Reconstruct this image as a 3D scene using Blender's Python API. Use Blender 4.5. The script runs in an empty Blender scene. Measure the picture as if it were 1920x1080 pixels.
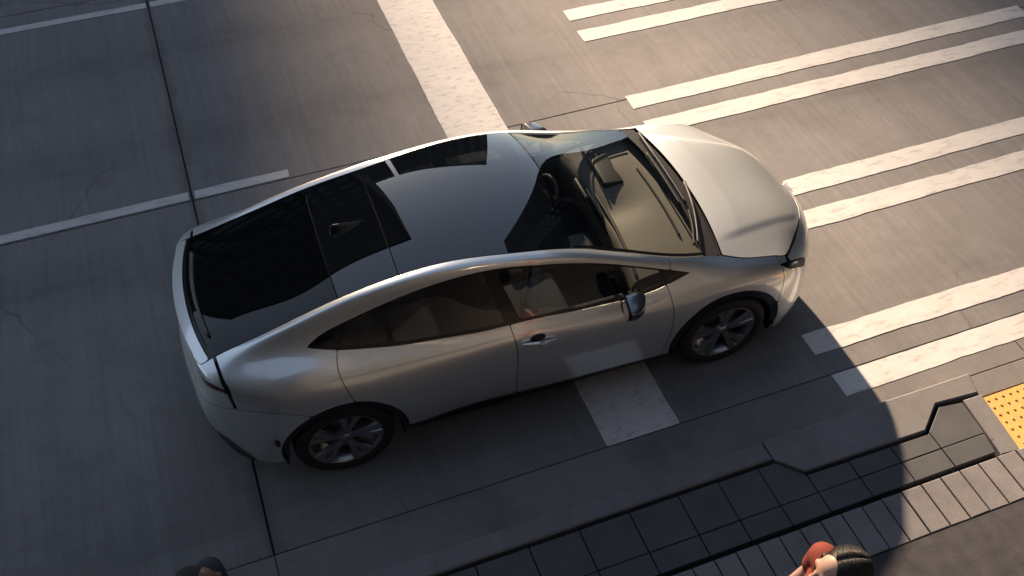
import bpy, bmesh, math, random
import numpy as np
from mathutils import Vector, Matrix

# ------------------------------------------------------------------ camera, sky, sun, exposure
scene = bpy.context.scene
scene.render.engine = 'CYCLES'
col = scene.collection

cam_data = bpy.data.cameras.new('camera')
cam_data.sensor_width = 36.0
cam_data.lens = 36.0 * 1840.83 / 1920.0
cam_data.clip_start = 0.05
cam_data.clip_end = 2000.0
cam = bpy.data.objects.new('camera', cam_data)
col.objects.link(cam)
fwd = Vector((0.23785, 0.62546, -0.74312)).normalized()
down = Vector((-0.258, -0.697, -0.669))
down = (down - fwd * down.dot(fwd)).normalized()
right = down.cross(fwd)
m = Matrix((right, -down, -fwd)).transposed().to_4x4()
m.translation = Vector((-3.02356, -4.54198, 5.76792))
cam.matrix_world = m
scene.camera = cam

SUN_EL, SUN_AZ = math.radians(22.5), math.radians(1.5)      # azimuth measured from +Y towards +X
sun_vec = Vector((math.sin(SUN_AZ) * math.cos(SUN_EL), math.cos(SUN_AZ) * math.cos(SUN_EL), math.sin(SUN_EL)))
world = bpy.data.worlds.new('World')
scene.world = world
world.use_nodes = True
wn = world.node_tree
wn.nodes.clear()
sky = wn.nodes.new('ShaderNodeTexSky')
sky.sky_type = 'NISHITA'
sky.sun_disc = False
sky.sun_elevation = SUN_EL
sky.sun_rotation = SUN_AZ
sky.air_density, sky.dust_density, sky.ozone_density = 1.0, 0.5, 1.5
bg = wn.nodes.new('ShaderNodeBackground')
bg.inputs['Strength'].default_value = 0.05
wo = wn.nodes.new('ShaderNodeOutputWorld')
hs = wn.nodes.new('ShaderNodeHueSaturation')          # thin high haze: a paler blue over the whole sky
hs.inputs['Saturation'].default_value = 0.68
wn.links.new(sky.outputs[0], hs.inputs['Color'])
wn.links.new(hs.outputs[0], bg.inputs[0])
wn.links.new(bg.outputs[0], wo.inputs[0])

sl = bpy.data.lights.new('sun', 'SUN')
sl.energy = 5.0
sl.angle = math.radians(1.45)
sl.color = (1.0, 0.74, 0.51)
so = bpy.data.objects.new('sun', sl)
col.objects.link(so)
so.rotation_euler = (-sun_vec).to_track_quat('-Z', 'Y').to_euler()
so.location = sun_vec * 60

scene.view_settings.view_transform = 'Standard'
scene.view_settings.look = 'None'
scene.view_settings.gamma = 1.0
scene.view_settings.use_curve_mapping = False
scene.view_settings.exposure = 2.2

random.seed(7)
rng = np.random.default_rng(7)

# ------------------------------------------------------------------ materials
def mat(name):
    m = bpy.data.materials.new(name)
    m.use_nodes = True
    nt = m.node_tree
    b = nt.nodes['Principled BSDF']
    return m, nt, b

def plain(name, c, rough=0.5, metal=0.0, coat=0.0, spec=None, bump=0.0, bscale=200.0, vary=0.0, vscale=8.0):
    m, nt, b = mat(name)
    b.inputs['Base Color'].default_value = (*c, 1)
    b.inputs['Roughness'].default_value = rough
    b.inputs['Metallic'].default_value = metal
    b.inputs['Coat Weight'].default_value = coat
    b.inputs['Coat Roughness'].default_value = 0.03
    if spec is not None:
        b.inputs['Specular IOR Level'].default_value = spec
    if vary or bump:
        tc = nt.nodes.new('ShaderNodeTexCoord')
    if vary:
        n = nt.nodes.new('ShaderNodeTexNoise'); n.inputs['Scale'].default_value = vscale; n.inputs['Detail'].default_value = 6
        r = nt.nodes.new('ShaderNodeValToRGB')
        r.color_ramp.elements[0].position, r.color_ramp.elements[1].position = 0.3, 0.7
        r.color_ramp.elements[0].color = (*[v * (1 - vary) for v in c], 1)
        r.color_ramp.elements[1].color = (*[v * (1 + vary) for v in c], 1)
        nt.links.new(tc.outputs['Object'], n.inputs['Vector'])
        nt.links.new(n.outputs['Fac'], r.inputs['Fac'])
        nt.links.new(r.outputs['Color'], b.inputs['Base Color'])
    if bump:
        n2 = nt.nodes.new('ShaderNodeTexNoise'); n2.inputs['Scale'].default_value = bscale; n2.inputs['Detail'].default_value = 4
        bp = nt.nodes.new('ShaderNodeBump'); bp.inputs['Strength'].default_value = bump; bp.inputs['Distance'].default_value = 0.002
        nt.links.new(tc.outputs['Object'], n2.inputs['Vector'])
        nt.links.new(n2.outputs['Fac'], bp.inputs['Height'])
        nt.links.new(bp.outputs['Normal'], b.inputs['Normal'])
    return m

def glass(name, tint, ior=1.5, rough=0.0):
    """thin tinted pane: coloured transparency under a fresnel reflection"""
    m = bpy.data.materials.new(name); m.use_nodes = True
    nt = m.node_tree; nt.nodes.clear()
    o = nt.nodes.new('ShaderNodeOutputMaterial')
    tr = nt.nodes.new('ShaderNodeBsdfTransparent'); tr.inputs[0].default_value = (*tint, 1)
    gl = nt.nodes.new('ShaderNodeBsdfGlossy'); gl.inputs['Roughness'].default_value = rough
    gl.inputs[0].default_value = (1, 1, 1, 1)
    fr = nt.nodes.new('ShaderNodeFresnel')
    geo = nt.nodes.new('ShaderNodeNewGeometry')          # a pane has the same index from both faces
    mr = nt.nodes.new('ShaderNodeMapRange'); mr.inputs['To Min'].default_value = ior; mr.inputs['To Max'].default_value = 1.0 / ior
    nt.links.new(geo.outputs['Backfacing'], mr.inputs['Value']); nt.links.new(mr.outputs[0], fr.inputs[0])
    mx = nt.nodes.new('ShaderNodeMixShader')
    nt.links.new(fr.outputs[0], mx.inputs[0])
    nt.links.new(tr.outputs[0], mx.inputs[1])
    nt.links.new(gl.outputs[0], mx.inputs[2])
    nt.links.new(mx.outputs[0], o.inputs[0])
    return m

def concrete(name, base, dark, light, streak=0.5, stain=0.5, seed=0.0, sx=30.0, sy=1.1, joint=None, bump=0.35, spots=0.35, stain_shade_bands=()):
    """ground concrete: broad blotches, drag streaks along Y, small pits, optional dirty band beside a joint at x=joint"""
    m, nt, b = mat(name)
    L = nt.links.new
    N = nt.nodes.new
    tc = N('ShaderNodeTexCoord')
    def noise(scale, detail=6, rough=0.6, vec=None, mscale=None, off=0.0):
        n = N('ShaderNodeTexNoise'); n.inputs['Scale'].default_value = scale; n.inputs['Detail'].default_value = detail; n.inputs['Roughness'].default_value = rough
        mp = N('ShaderNodeMapping'); mp.inputs['Location'].default_value = (seed + off, seed * 1.7 + off, 0)
        if mscale: mp.inputs['Scale'].default_value = mscale
        L(tc.outputs['Object'], mp.inputs['Vector']); L(mp.outputs[0], n.inputs['Vector'])
        return n.outputs['Fac']
    def ramp(fac, p0, p1, c0, c1):
        r = N('ShaderNodeValToRGB'); e = r.color_ramp.elements
        e[0].position, e[1].position = p0, p1
        e[0].color = (*c0, 1); e[1].color = (*c1, 1)
        L(fac, r.inputs[0]); return r.outputs[0]
    def mixc(a, bb, fac, mode='MIX'):
        mx = N('ShaderNodeMix'); mx.data_type = 'RGBA'; mx.blend_type = mode
        if isinstance(fac, float): mx.inputs[0].default_value = fac
        else: L(fac, mx.inputs[0])
        L(a, mx.inputs[6]); L(bb, mx.inputs[7]); return mx.outputs[2]
    broad = ramp(noise(0.45, 5), 0.25, 0.78, dark, light)
    fine = ramp(noise(9.0, 8, 0.7, off=3.1), 0.3, 0.75, [v * 0.82 for v in base], [v * 1.14 for v in base])
    c = mixc(broad, fine, 0.5)
    st = ramp(noise(1.0, 4, 0.55, mscale=(sx, sy, 1), off=5.3), 0.36, 0.66, (0.62,) * 3, (1.22,) * 3)
    st2 = ramp(noise(1.0, 4, 0.6, mscale=(sx * 0.18, sy * 0.6, 1), off=9.3), 0.35, 0.65, (0.72,) * 3, (1.2,) * 3)
    c = mixc(c, st, streak, 'MULTIPLY')
    c = mixc(c, st2, streak, 'MULTIPLY')
    blot = ramp(noise(1.3, 7, 0.68, off=12.0), 0.50, 0.72, (0, 0, 0), (1, 1, 1))
    dk = N('ShaderNodeRGB'); dk.outputs[0].default_value = (*[v * 0.45 for v in dark], 1)
    sc = N('ShaderNodeMath'); sc.operation = 'MULTIPLY'; sc.inputs[1].default_value = stain; L(blot, sc.inputs[0])
    c = mixc(c, dk.outputs[0], sc.outputs[0])
    vo = N('ShaderNodeTexVoronoi'); vo.inputs['Scale'].default_value = 5.5
    L(tc.outputs['Object'], vo.inputs['Vector'])
    sp = ramp(vo.outputs['Distance'], 0.05, 0.075, (1, 1, 1), (0, 0, 0))
    sel = ramp(vo.outputs['Color'], 0.70, 0.74, (0, 0, 0), (1, 1, 1))
    ss = N('ShaderNodeMath'); ss.operation = 'MULTIPLY'; L(sp, ss.inputs[0]); L(sel, ss.inputs[1])
    s2 = N('ShaderNodeMath'); s2.operation = 'MULTIPLY'; s2.inputs[1].default_value = spots; L(ss.outputs[0], s2.inputs[0])
    c = mixc(c, dk.outputs[0], s2.outputs[0])
    if joint is not None:
        sep = N('ShaderNodeSeparateXYZ'); L(tc.outputs['Object'], sep.inputs[0])
        a = N('ShaderNodeMath'); a.operation = 'ADD'; a.inputs[1].default_value = -joint; L(sep.outputs[0], a.inputs[0])
        wob = N('ShaderNodeMath'); wob.operation = 'MULTIPLY_ADD'; wob.inputs[1].default_value = 0.16; wob.inputs[2].default_value = -0.08; L(noise(2.2, 4, off=20.0), wob.inputs[0])
        ad = N('ShaderNodeMath'); ad.operation = 'ADD'; L(a.outputs[0], ad.inputs[0]); L(wob.outputs[0], ad.inputs[1])
        ab = N('ShaderNodeMath'); ab.operation = 'ABSOLUTE'; L(ad.outputs[0], ab.inputs[0])
        jr = ramp(ab.outputs[0], 0.0, 0.085, (0.55,) * 3, (0, 0, 0))
        c = mixc(c, dk.outputs[0], jr)
    if stain_shade_bands:
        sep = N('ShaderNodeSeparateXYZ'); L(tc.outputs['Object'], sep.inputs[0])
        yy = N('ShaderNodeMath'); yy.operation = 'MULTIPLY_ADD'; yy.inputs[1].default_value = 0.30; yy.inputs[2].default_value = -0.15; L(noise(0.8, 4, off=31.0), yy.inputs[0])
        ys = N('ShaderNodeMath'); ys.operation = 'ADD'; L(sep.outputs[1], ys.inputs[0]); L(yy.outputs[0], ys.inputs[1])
        for yc_, wd_, st_ in stain_shade_bands:
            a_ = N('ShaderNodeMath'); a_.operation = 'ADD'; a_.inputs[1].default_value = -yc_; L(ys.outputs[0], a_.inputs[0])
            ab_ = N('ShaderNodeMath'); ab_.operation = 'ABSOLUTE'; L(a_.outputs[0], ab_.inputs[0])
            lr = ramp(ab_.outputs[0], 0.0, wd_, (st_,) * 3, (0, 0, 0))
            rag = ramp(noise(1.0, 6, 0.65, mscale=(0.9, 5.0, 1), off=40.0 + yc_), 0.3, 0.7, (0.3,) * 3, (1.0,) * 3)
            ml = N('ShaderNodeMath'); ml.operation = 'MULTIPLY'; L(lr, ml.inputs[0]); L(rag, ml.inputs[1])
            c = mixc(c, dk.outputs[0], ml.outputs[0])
        dis = N('ShaderNodeTexNoise'); dis.inputs['Scale'].default_value = 1.6; dis.inputs['Detail'].default_value = 6; L(tc.outputs['Object'], dis.inputs['Vector'])
        vm = N('ShaderNodeVectorMath'); vm.operation = 'MULTIPLY_ADD'; vm.inputs[1].default_value = (0.55, 0.55, 0); L(dis.outputs['Color'], vm.inputs[0]); L(tc.outputs['Object'], vm.inputs[2])
        cv = N('ShaderNodeTexVoronoi'); cv.feature = 'DISTANCE_TO_EDGE'; cv.inputs['Scale'].default_value = 0.28; L(vm.outputs[0], cv.inputs['Vector'])
        cr = ramp(cv.outputs['Distance'], 0.0, 0.0022, (0.55,) * 3, (0, 0, 0))
        gate = ramp(noise(0.5, 3, off=55.0), 0.52, 0.60, (0, 0, 0), (1, 1, 1))
        mg = N('ShaderNodeMath'); mg.operation = 'MULTIPLY'; L(cr, mg.inputs[0]); L(gate, mg.inputs[1])
        c = mixc(c, dk.outputs[0], mg.outputs[0])
        grit = ramp(noise(140.0, 3, 0.8, off=60.0), 0.35, 0.7, (0.80,) * 3, (1.16,) * 3)
        c = mixc(c, grit, 0.8, 'MULTIPLY')
    L(c, b.inputs['Base Color'])
    b.inputs['Roughness'].default_value = 0.86
    b.inputs['Specular IOR Level'].default_value = 0.3
    bp = N('ShaderNodeBump'); bp.inputs['Strength'].default_value = bump; bp.inputs['Distance'].default_value = 0.006
    h = N('ShaderNodeMath'); h.operation = 'ADD'
    L(noise(60.0, 5, 0.7, off=2.2), h.inputs[0]); L(noise(1.0, 3, 0.5, mscale=(sx * 2.4, sy * 2, 1), off=7.7), h.inputs[1])
    L(h.outputs[0], bp.inputs['Height']); L(bp.outputs[0], b.inputs['Normal'])
    return m

def paint_mark(name, c, wear=0.5, seed=0.0, mscale=(1.2, 9, 1)):
    """road marking paint, worn through in streaks along the driving direction"""
    m, nt, b = mat(name)
    L = nt.links.new; N = nt.nodes.new
    tc = N('ShaderNodeTexCoord')
    def noise(scale, ms, off, detail=7, rough=0.7):
        mp = N('ShaderNodeMapping'); mp.inputs['Scale'].default_value = ms; mp.inputs['Location'].default_value = (off, off * 0.6, 0)
        n = N('ShaderNodeTexNoise'); n.inputs['Scale'].default_value = scale; n.inputs['Detail'].default_value = detail; n.inputs['Roughness'].default_value = rough
        L(tc.outputs['Object'], mp.inputs[0]); L(mp.outputs[0], n.inputs[0]); return n.outputs['Fac']
    r = N('ShaderNodeValToRGB'); e = r.color_ramp.elements
    e[0].position, e[1].position = 0.52, 0.74
    e[0].color = (0, 0, 0, 1); e[1].color = (wear, wear, wear, 1)
    L(noise(2.2, mscale, seed), r.inputs[0])
    r2 = N('ShaderNodeValToRGB'); e = r2.color_ramp.elements
    e[0].position, e[1].position = 0.3, 0.7
    e[0].color = (*[v * 0.84 for v in c], 1); e[1].color = (*c, 1)
    L(noise(3.0, (1, 1, 1), seed + 4), r2.inputs[0])
    mx = N('ShaderNodeMix'); mx.data_type = 'RGBA'
    L(r.outputs[0], mx.inputs[0]); L(r2.outputs[0], mx.inputs[6]); mx.inputs[7].default_value = (0.16, 0.15, 0.145, 1)
    L(mx.outputs[2], b.inputs['Base Color'])
    b.inputs['Roughness'].default_value = 0.7
    bp = N('ShaderNodeBump'); bp.inputs['Strength'].default_value = 0.3; bp.inputs['Distance'].default_value = 0.004
    L(noise(45, (1, 1, 1), seed + 9), bp.inputs['Height']); L(bp.outputs[0], b.inputs['Normal'])
    return m

M = {}
M['slab'] = concrete('road_concrete', (0.20, 0.194, 0.197), (0.15, 0.147, 0.153), (0.25, 0.24, 0.235), streak=0.22, stain=0.3, joint=-3.39, sx=24, sy=0.8, stain_shade_bands=((1.55, .42, .45), (3.1, .35, .3), (-.95, .9, .5), (4.5, .4, .3)))  # widest band paints in sunlight fading towards the gutter, over tyre staining
M['gutter'] = concrete('gutter_concrete', (0.17, 0.16, 0.16), (0.12, 0.115, 0.115), (0.22, 0.205, 0.20), streak=0.2, stain=0.5, seed=4, sx=3, sy=1)
M['kerb'] = concrete('kerb_concrete', (0.165, 0.16, 0.162), (0.13, 0.127, 0.13), (0.20, 0.193, 0.195), streak=0.2, stain=0.3, seed=8, sx=6, sy=2, spots=0.7)
M['joint'] = plain('joint_filler', (0.012, 0.012, 0.013), 0.9)
M['soil'] = plain('dark_bedding', (0.015, 0.015, 0.016), 0.95)
M['paver'] = plain('dark_paver', (0.055, 0.058, 0.064), 0.75, vary=0.18, vscale=5, bump=0.3, bscale=120)
M['brick'] = concrete('light_paver', (0.17, 0.163, 0.168), (0.13, 0.125, 0.132), (0.22, 0.21, 0.212), streak=0.25, stain=0.3, seed=15, sx=4, sy=4)
M['walk'] = plain('dark_footway', (0.032, 0.031, 0.035), 0.85, vary=0.35, vscale=9, bump=0.7, bscale=90)
M['white'] = paint_mark('white_road_paint', (0.54, 0.535, 0.53), wear=0.7, mscale=(2.2, 8, 1))
M['barwhite'] = paint_mark('worn_white_road_paint', (0.54, 0.535, 0.535), wear=0.85, seed=3.0, mscale=(4.0, 11, 1))
M['yellow'] = plain('yellow_tactile', (0.58, 0.34, 0.10), 0.65, vary=0.08, vscale=12)
M['yellow_dome'] = plain('yellow_dome', (0.46, 0.25, 0.07), 0.65)
M['ground'] = plain('asphalt_ground', (0.05, 0.05, 0.052), 0.9, vary=0.2, vscale=1.0)

M['paint'], nt, b = mat('silver_metallic_paint')            # metallic flake base under clear coat: a tight and a wide lobe
b2 = nt.nodes.new('ShaderNodeBsdfPrincipled')
for q, r_ in ((b, 0.14), (b2, 0.52)):
    q.inputs['Base Color'].default_value = (0.86, 0.885, 0.875, 1)
    q.inputs['Metallic'].default_value = 1.0
    q.inputs['Roughness'].default_value = r_
    q.inputs['Coat Weight'].default_value = 1.0
    q.inputs['Coat Roughness'].default_value = 0.02
mxs = nt.nodes.new('ShaderNodeMixShader'); mxs.inputs[0].default_value = 0.68
nt.links.new(b.outputs[0], mxs.inputs[1]); nt.links.new(b2.outputs[0], mxs.inputs[2])
nt.links.new(mxs.outputs[0], nt.nodes['Material Output'].inputs[0])
fl = nt.nodes.new('ShaderNodeTexNoise'); fl.inputs['Scale'].default_value = 900; fl.inputs['Detail'].default_value = 1
bp = nt.nodes.new('ShaderNodeBump'); bp.inputs['Strength'].default_value = 0.06; bp.inputs['Distance'].default_value = 0.0006
tcn = nt.nodes.new('ShaderNodeTexCoord')
nt.links.new(tcn.outputs['Object'], fl.inputs['Vector']); nt.links.new(fl.outputs['Fac'], bp.inputs['Height']); nt.links.new(bp.outputs[0], b2.inputs['Normal'])

M['black_gloss'] = plain('black_gloss_trim', (0.008, 0.008, 0.009), 0.2)
M['black_plastic'] = plain('black_plastic', (0.014, 0.014, 0.015), 0.55)
M['shell'] = plain('inner_shell_black', (0.004, 0.004, 0.004), 0.9)
M['rubber'] = plain('tyre_rubber', (0.013, 0.013, 0.014), 0.72, bump=0.2, bscale=150)
M['rim'] = plain('dark_alloy', (0.34, 0.345, 0.36), 0.3, metal=0.9)
M['rim_light'] = plain('machined_alloy', (0.42, 0.43, 0.45), 0.3, metal=0.9)
M['disc'] = plain('brake_steel', (0.20, 0.20, 0.21), 0.35, metal=0.9)
M['chrome'] = plain('chrome', (0.75, 0.76, 0.77), 0.08, metal=1.0)
M['windshield'] = glass('windshield_glass', (0.80, 0.82, 0.79), 1.5)
M['sideglass'] = glass('side_glass', (0.36, 0.385, 0.40), 1.7)
M['roofglass'] = glass('roof_glass', (0.09, 0.098, 0.105), 1.85)
M['rearglass'] = glass('rear_glass', (0.035, 0.04, 0.045), 1.55)
M['lens'] = glass('headlamp_lens', (0.35, 0.35, 0.36), 1.5)
M['taillens'] = plain('tail_lamp_red', (0.05, 0.004, 0.006), 0.08, coat=0.5)
M['reflector'] = plain('red_reflector', (0.07, 0.006, 0.007), 0.3)
M['dash'] = plain('dash_grey_beige', (0.14, 0.132, 0.115), 0.7, bump=0.25, bscale=260)
M['dash_dark'] = plain('dash_dark', (0.03, 0.03, 0.031), 0.55)
M['seat'] = plain('seat_grey_cloth', (0.15, 0.148, 0.147), 0.85, bump=0.3, bscale=300)
M['seat_dark'] = plain('seat_dark_cloth', (0.05, 0.05, 0.052), 0.85)
M['rear_glass_bar'] = plain('bar_grey', (0.06, 0.06, 0.062), 0.4)
M['mirror_cap'] = plain('dark_mirror_cap', (0.16, 0.165, 0.175), 0.25, metal=0.85, coat=0.6)
M['mirror'] = plain('mirror_face', (0.8, 0.8, 0.8), 0.02, metal=1.0)
M['screen'] = plain('screen_black', (0.006, 0.006, 0.007), 0.05, coat=0.5)

# ------------------------------------------------------------------ object helpers
def link(o, parent=None):
    col.objects.link(o)
    if parent is not None: o.parent = parent
    return o

def tag(o, label=None, cat=None, group=None, kind=None):
    if label: o['label'] = label
    if cat: o['category'] = cat
    if group: o['group'] = group
    if kind: o['kind'] = kind
    return o

def empty(name, loc=(0, 0, 0), rz=0.0):
    o = bpy.data.objects.new(name, None); o.location = loc; o.rotation_euler = (0, 0, rz)
    o.empty_display_size = 0.2
    return link(o)

def obj(name, me, material, parent=None):
    if material is not None and not me.materials: me.materials.append(material)
    return link(bpy.data.objects.new(name, me), parent)

def from_data(name, verts, faces, material, parent=None, smooth=False, normals=None):
    me = bpy.data.meshes.new(name)
    me.from_pydata([tuple(map(float, v)) for v in verts], [], [tuple(map(int, f)) for f in faces])
    me.update()
    if smooth or normals is not None:
        me.polygons.foreach_set('use_smooth', [True] * len(me.polygons))
    if normals is not None:
        me.normals_split_custom_set_from_vertices([tuple(map(float, n)) for n in normals])
    return obj(name, me, material, parent)

def from_bm(name, bm, material, parent=None, smooth=False):
    me = bpy.data.meshes.new(name)
    bmesh.ops.recalc_face_normals(bm, faces=bm.faces)
    bm.to_mesh(me); bm.free()
    if smooth: me.polygons.foreach_set('use_smooth', [True] * len(me.polygons))
    return obj(name, me, material, parent)

def prism(name, pts, z0, z1, material, parent=None, bevel=0.0):
    """vertical prism over a plan polygon; bevel chamfers the top edge"""
    P = [Vector((x, y)) for x, y in pts]
    area = sum(P[i].x * P[(i + 1) % len(P)].y - P[(i + 1) % len(P)].x * P[i].y for i in range(len(P)))
    if area < 0: P.reverse()
    n = len(P)
    ins = []
    if bevel:
        for i in range(n):
            a, p, c = P[i - 1], P[i], P[(i + 1) % n]
            d1 = (p - a).normalized(); d2 = (c - p).normalized()
            n1 = Vector((-d1.y, d1.x)); n2 = Vector((-d2.y, d2.x))
            k = n1 + n2; k = k / max(k.dot(n1), 0.2)
            ins.append(p + k * bevel)
    vs = [(p.x, p.y, z0) for p in P] + [(p.x, p.y, z1 - bevel * 0.8) for p in P]
    fs = [tuple(range(n - 1, -1, -1))] + [(i, (i + 1) % n, n + (i + 1) % n, n + i) for i in range(n)]
    if bevel:
        vs += [(p.x, p.y, z1) for p in ins]
        fs += [(n + i, n + (i + 1) % n, 2 * n + (i + 1) % n, 2 * n + i) for i in range(n)]
        fs.append(tuple(range(2 * n, 3 * n)))
    else:
        fs.append(tuple(range(n, 2 * n)))
    return from_data(name, vs, fs, material, parent)

def rect(x0, x1, y0, y1): return [(x0, y0), (x1, y0), (x1, y1), (x0, y1)]

def add_box(bm, c, s, rot=None, bevel=0.0, seg=2):
    r = bmesh.ops.create_cube(bm, size=1.0)
    vs = r['verts']
    bmesh.ops.scale(bm, vec=s, verts=vs)
    if bevel:
        es = list({e for v in vs for e in v.link_edges})
        g = bmesh.ops.bevel(bm, geom=es + vs, offset=bevel, segments=seg, affect='EDGES', profile=0.5)
        vs = [v for v in g['verts']]
        vs = list({v for f in g['faces'] for v in f.verts} | set(vs))
    if rot is not None: bmesh.ops.rotate(bm, cent=(0, 0, 0), matrix=rot, verts=vs)
    bmesh.ops.translate(bm, vec=c, verts=vs)
    return vs

def tube_mesh(path, radius, seg=8, closed=False):
    """verts, faces of a tube along path; radius may be a list"""
    P = [Vector(p) for p in path]; n = len(P)
    R = radius if hasattr(radius, '__len__') else [radius] * n
    vs, fs = [], []
    up = Vector((0, 0, 1))
    for i, p in enumerate(P):
        a = P[i - 1] if (i or closed) else P[i]; c = P[(i + 1) % n] if (i < n - 1 or closed) else P[i]
        t = (c - a).normalized()
        u = t.cross(up)
        if u.length < 1e-3: u = t.cross(Vector((1, 0, 0)))
        u.normalize(); w = u.cross(t)
        for k in range(seg):
            th = 2 * math.pi * k / seg
            vs.append(p + u * math.cos(th) * R[i] + w * math.sin(th) * R[i])
    m_ = n if closed else n - 1
    for i in range(m_):
        for k in range(seg):
            a = i * seg + k; b_ = i * seg + (k + 1) % seg; j = ((i + 1) % n) * seg
            fs.append((a, b_, j + (k + 1) % seg, j + k))
    if not closed:
        fs.append(tuple(range(seg - 1, -1, -1))); fs.append(tuple((n - 1) * seg + k for k in range(seg)))
    return vs, fs

# ------------------------------------------------------------------ ground, road, kerb, footway
ground = from_data('ground', [(-400, -400, -0.16), (400, -400, -0.16), (400, 400, -0.16), (-400, 400, -0.16)], [(0, 1, 2, 3)], M['ground'])
tag(ground, kind='structure')
road = from_data('road', [(-30, -1.67, -0.02), (30, -1.67, -0.02), (30, 14, -0.02), (-30, 14, -0.02)], [(0, 1, 2, 3)], M['joint'])
tag(road, kind='structure')
JX = [-30, -12.5, -7.95, -3.39, 6.4, 12, 30]
JY = [-1.30, 2.205, 5.75, 9.3, 14]
for i in range(len(JX) - 1):
    for j in range(len(JY) - 1):
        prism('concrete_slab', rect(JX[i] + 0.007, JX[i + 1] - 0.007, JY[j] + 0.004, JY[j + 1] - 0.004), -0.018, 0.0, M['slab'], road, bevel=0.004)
GX = [-30, -9, -6.0, -3.39, -1.1 + 3.3, 5.2, 9, 30]
for i in range(len(GX) - 1):
    prism('gutter_slab', rect(GX[i] + 0.003, GX[i + 1] - 0.003, -1.665, -1.303), -0.018, 0.001, M['gutter'], road, bevel=0.003)

def wobble_strip(name, x0, x1, y0, y1, z, material, parent, step=0.05, amp=0.004, along='x'):
    """thin paint film with slightly ragged long edges"""
    n = max(2, int(abs((x1 - x0) if along == 'x' else (y1 - y0)) / step))
    vs = []
    a1 = np.cumsum(rng.normal(0, amp, n + 1)); a2 = np.cumsum(rng.normal(0, amp, n + 1))
    a1 = a1 - np.convolve(np.pad(a1, 12, 'edge'), np.ones(25) / 25, 'valid'); a2 = a2 - np.convolve(np.pad(a2, 12, 'edge'), np.ones(25) / 25, 'valid')
    e1 = rng.normal(0, amp * 1.5, 1)[0]
    fs = []
    for i in range(n + 1):
        f = i / n
        if along == 'x':
            x = x0 + (x1 - x0) * f
            vs += [(x, y0 + a1[i], z), (x + e1, y1 + a2[i], z)]
        else:
            y = y0 + (y1 - y0) * f
            vs += [(x1 + a1[i], y, z), (x0 + a2[i], y, z)]
        if i: fs.append((2 * i - 2, 2 * i, 2 * i + 1, 2 * i - 1))
    return from_data(name, vs, fs, material, parent)

for k in range(-1, 4):
    for dy in (0.0, -0.40):
        top = 0.67 + 1.577 * k + dy
        wobble_strip('crosswalk_stripe', 0.71 + random.uniform(-0.01, 0.01), 5.32 + random.uniform(-0.02, 0.02), top - 0.20, top, 0.004, M['white'], road, amp=0.0022)
bar = wobble_strip('stop_line', -1.08, -0.52, -1.298, 5.3, 0.004, M['barwhite'], road, amp=0.002, along='y')
wobble_strip('lane_line', -30, -3.415, 2.222, 2.325, 0.004, M['white'], road, amp=0.0015)
wobble_strip('lane_line', -3.365, -2.55, 2.222, 2.325, 0.004, M['white'], road, amp=0.0015)
wobble_strip('lane_line', -30, -3.41, 5.40, 5.50, 0.004, M['white'], road, amp=0.0015)
wobble_strip('lane_line', -3.37, -1.3, 5.40, 5.50, 0.004, M['white'], road, amp=0.0015)

footway = from_data('footway_base', [(-30, -20, 0.03), (30, -20, 0.03), (30, -1.70, 0.03), (-30, -1.70, 0.03)], [(0, 1, 2, 3)], M['soil'])
tag(footway, kind='structure')
KZ = 0.10
kerb = empty('kerb', (0, 0, 0)); tag(kerb, 'pale concrete kerb between the gutter and the dark paving strip', 'kerb')
kx = [-30, -8, -5.6, -3.05, -0.105]
for a, c in zip(kx[:-1], kx[1:]):
    prism('kerb_stone', rect(a + 0.003, c - 0.003, -1.825, -1.68), -0.02, KZ, M['kerb'], kerb, bevel=0.012)
prism('kerb_stone', [(-0.097, -1.68), (1.60, -1.69), (1.552, -1.858), (1.206, -1.833), (1.0, -1.998), (0.052, -1.984), (-0.099, -1.828)], -0.02, KZ, M['kerb'], kerb, bevel=0.010)
prism('kerb_stone', [(1.409, -1.872), (1.562, -1.876), (1.513, -2.352), (1.366, -2.336)], -0.02, KZ - 0.003, M['kerb'], kerb, bevel=0.008)

# dark paving strip: two courses of slabs
strip = empty('paving_strip', (0, 0, 0)); tag(strip, 'strip of dark slate paving slabs behind the kerb', 'paving')
px_ = [-6.1, -5.75, -5.4, -5.05, -4.70, -4.35, -4.0, -3.65, -3.3, -2.94, -2.585, -2.232, -1.877, -1.531, -1.18, -0.83, -0.535, -0.235, 0.05, 0.37, 0.70, 1.02, 1.40]
brk = [(-0.105, -1.855), (0.045, -2.012), (1.005, -2.026), (1.215, -1.862), (1.42, -1.888)]
def ytop(x):
    if x <= -0.105: return -1.855
    for (xa, ya), (xb, yb) in zip(brk[:-1], brk[1:]):
        if x <= xb: return ya + (yb - ya) * (x - xa) / (xb - xa)
    return brk[-1][1]
for a, c in zip(px_[:-1], px_[1:]):
    a2, c2 = a + 0.004, c - 0.004
    xs = [a2] + [b_[0] for b_ in brk if a2 < b_[0] < c2] + [c2]
    dz = random.uniform(-0.003, 0.002)
    last = c > 1.3
    sh = -0.05 if last else 0.0
    prism('paving_slab', [(a2, -2.148), (c2 - 0.02 * last, -2.148)] + [(x, ytop(x)) for x in reversed(xs)], 0.03, 0.088 + dz, M['paver'], strip, bevel=0.003)
    dz = random.uniform(-0.003, 0.002)
    prism('paving_slab', [(a2, -2.302), (c2 + sh, -2.302), (c2 + sh * 0.45, -2.154), (a2, -2.154)], 0.03, 0.088 + dz, M['paver'], strip, bevel=0.003)

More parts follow.
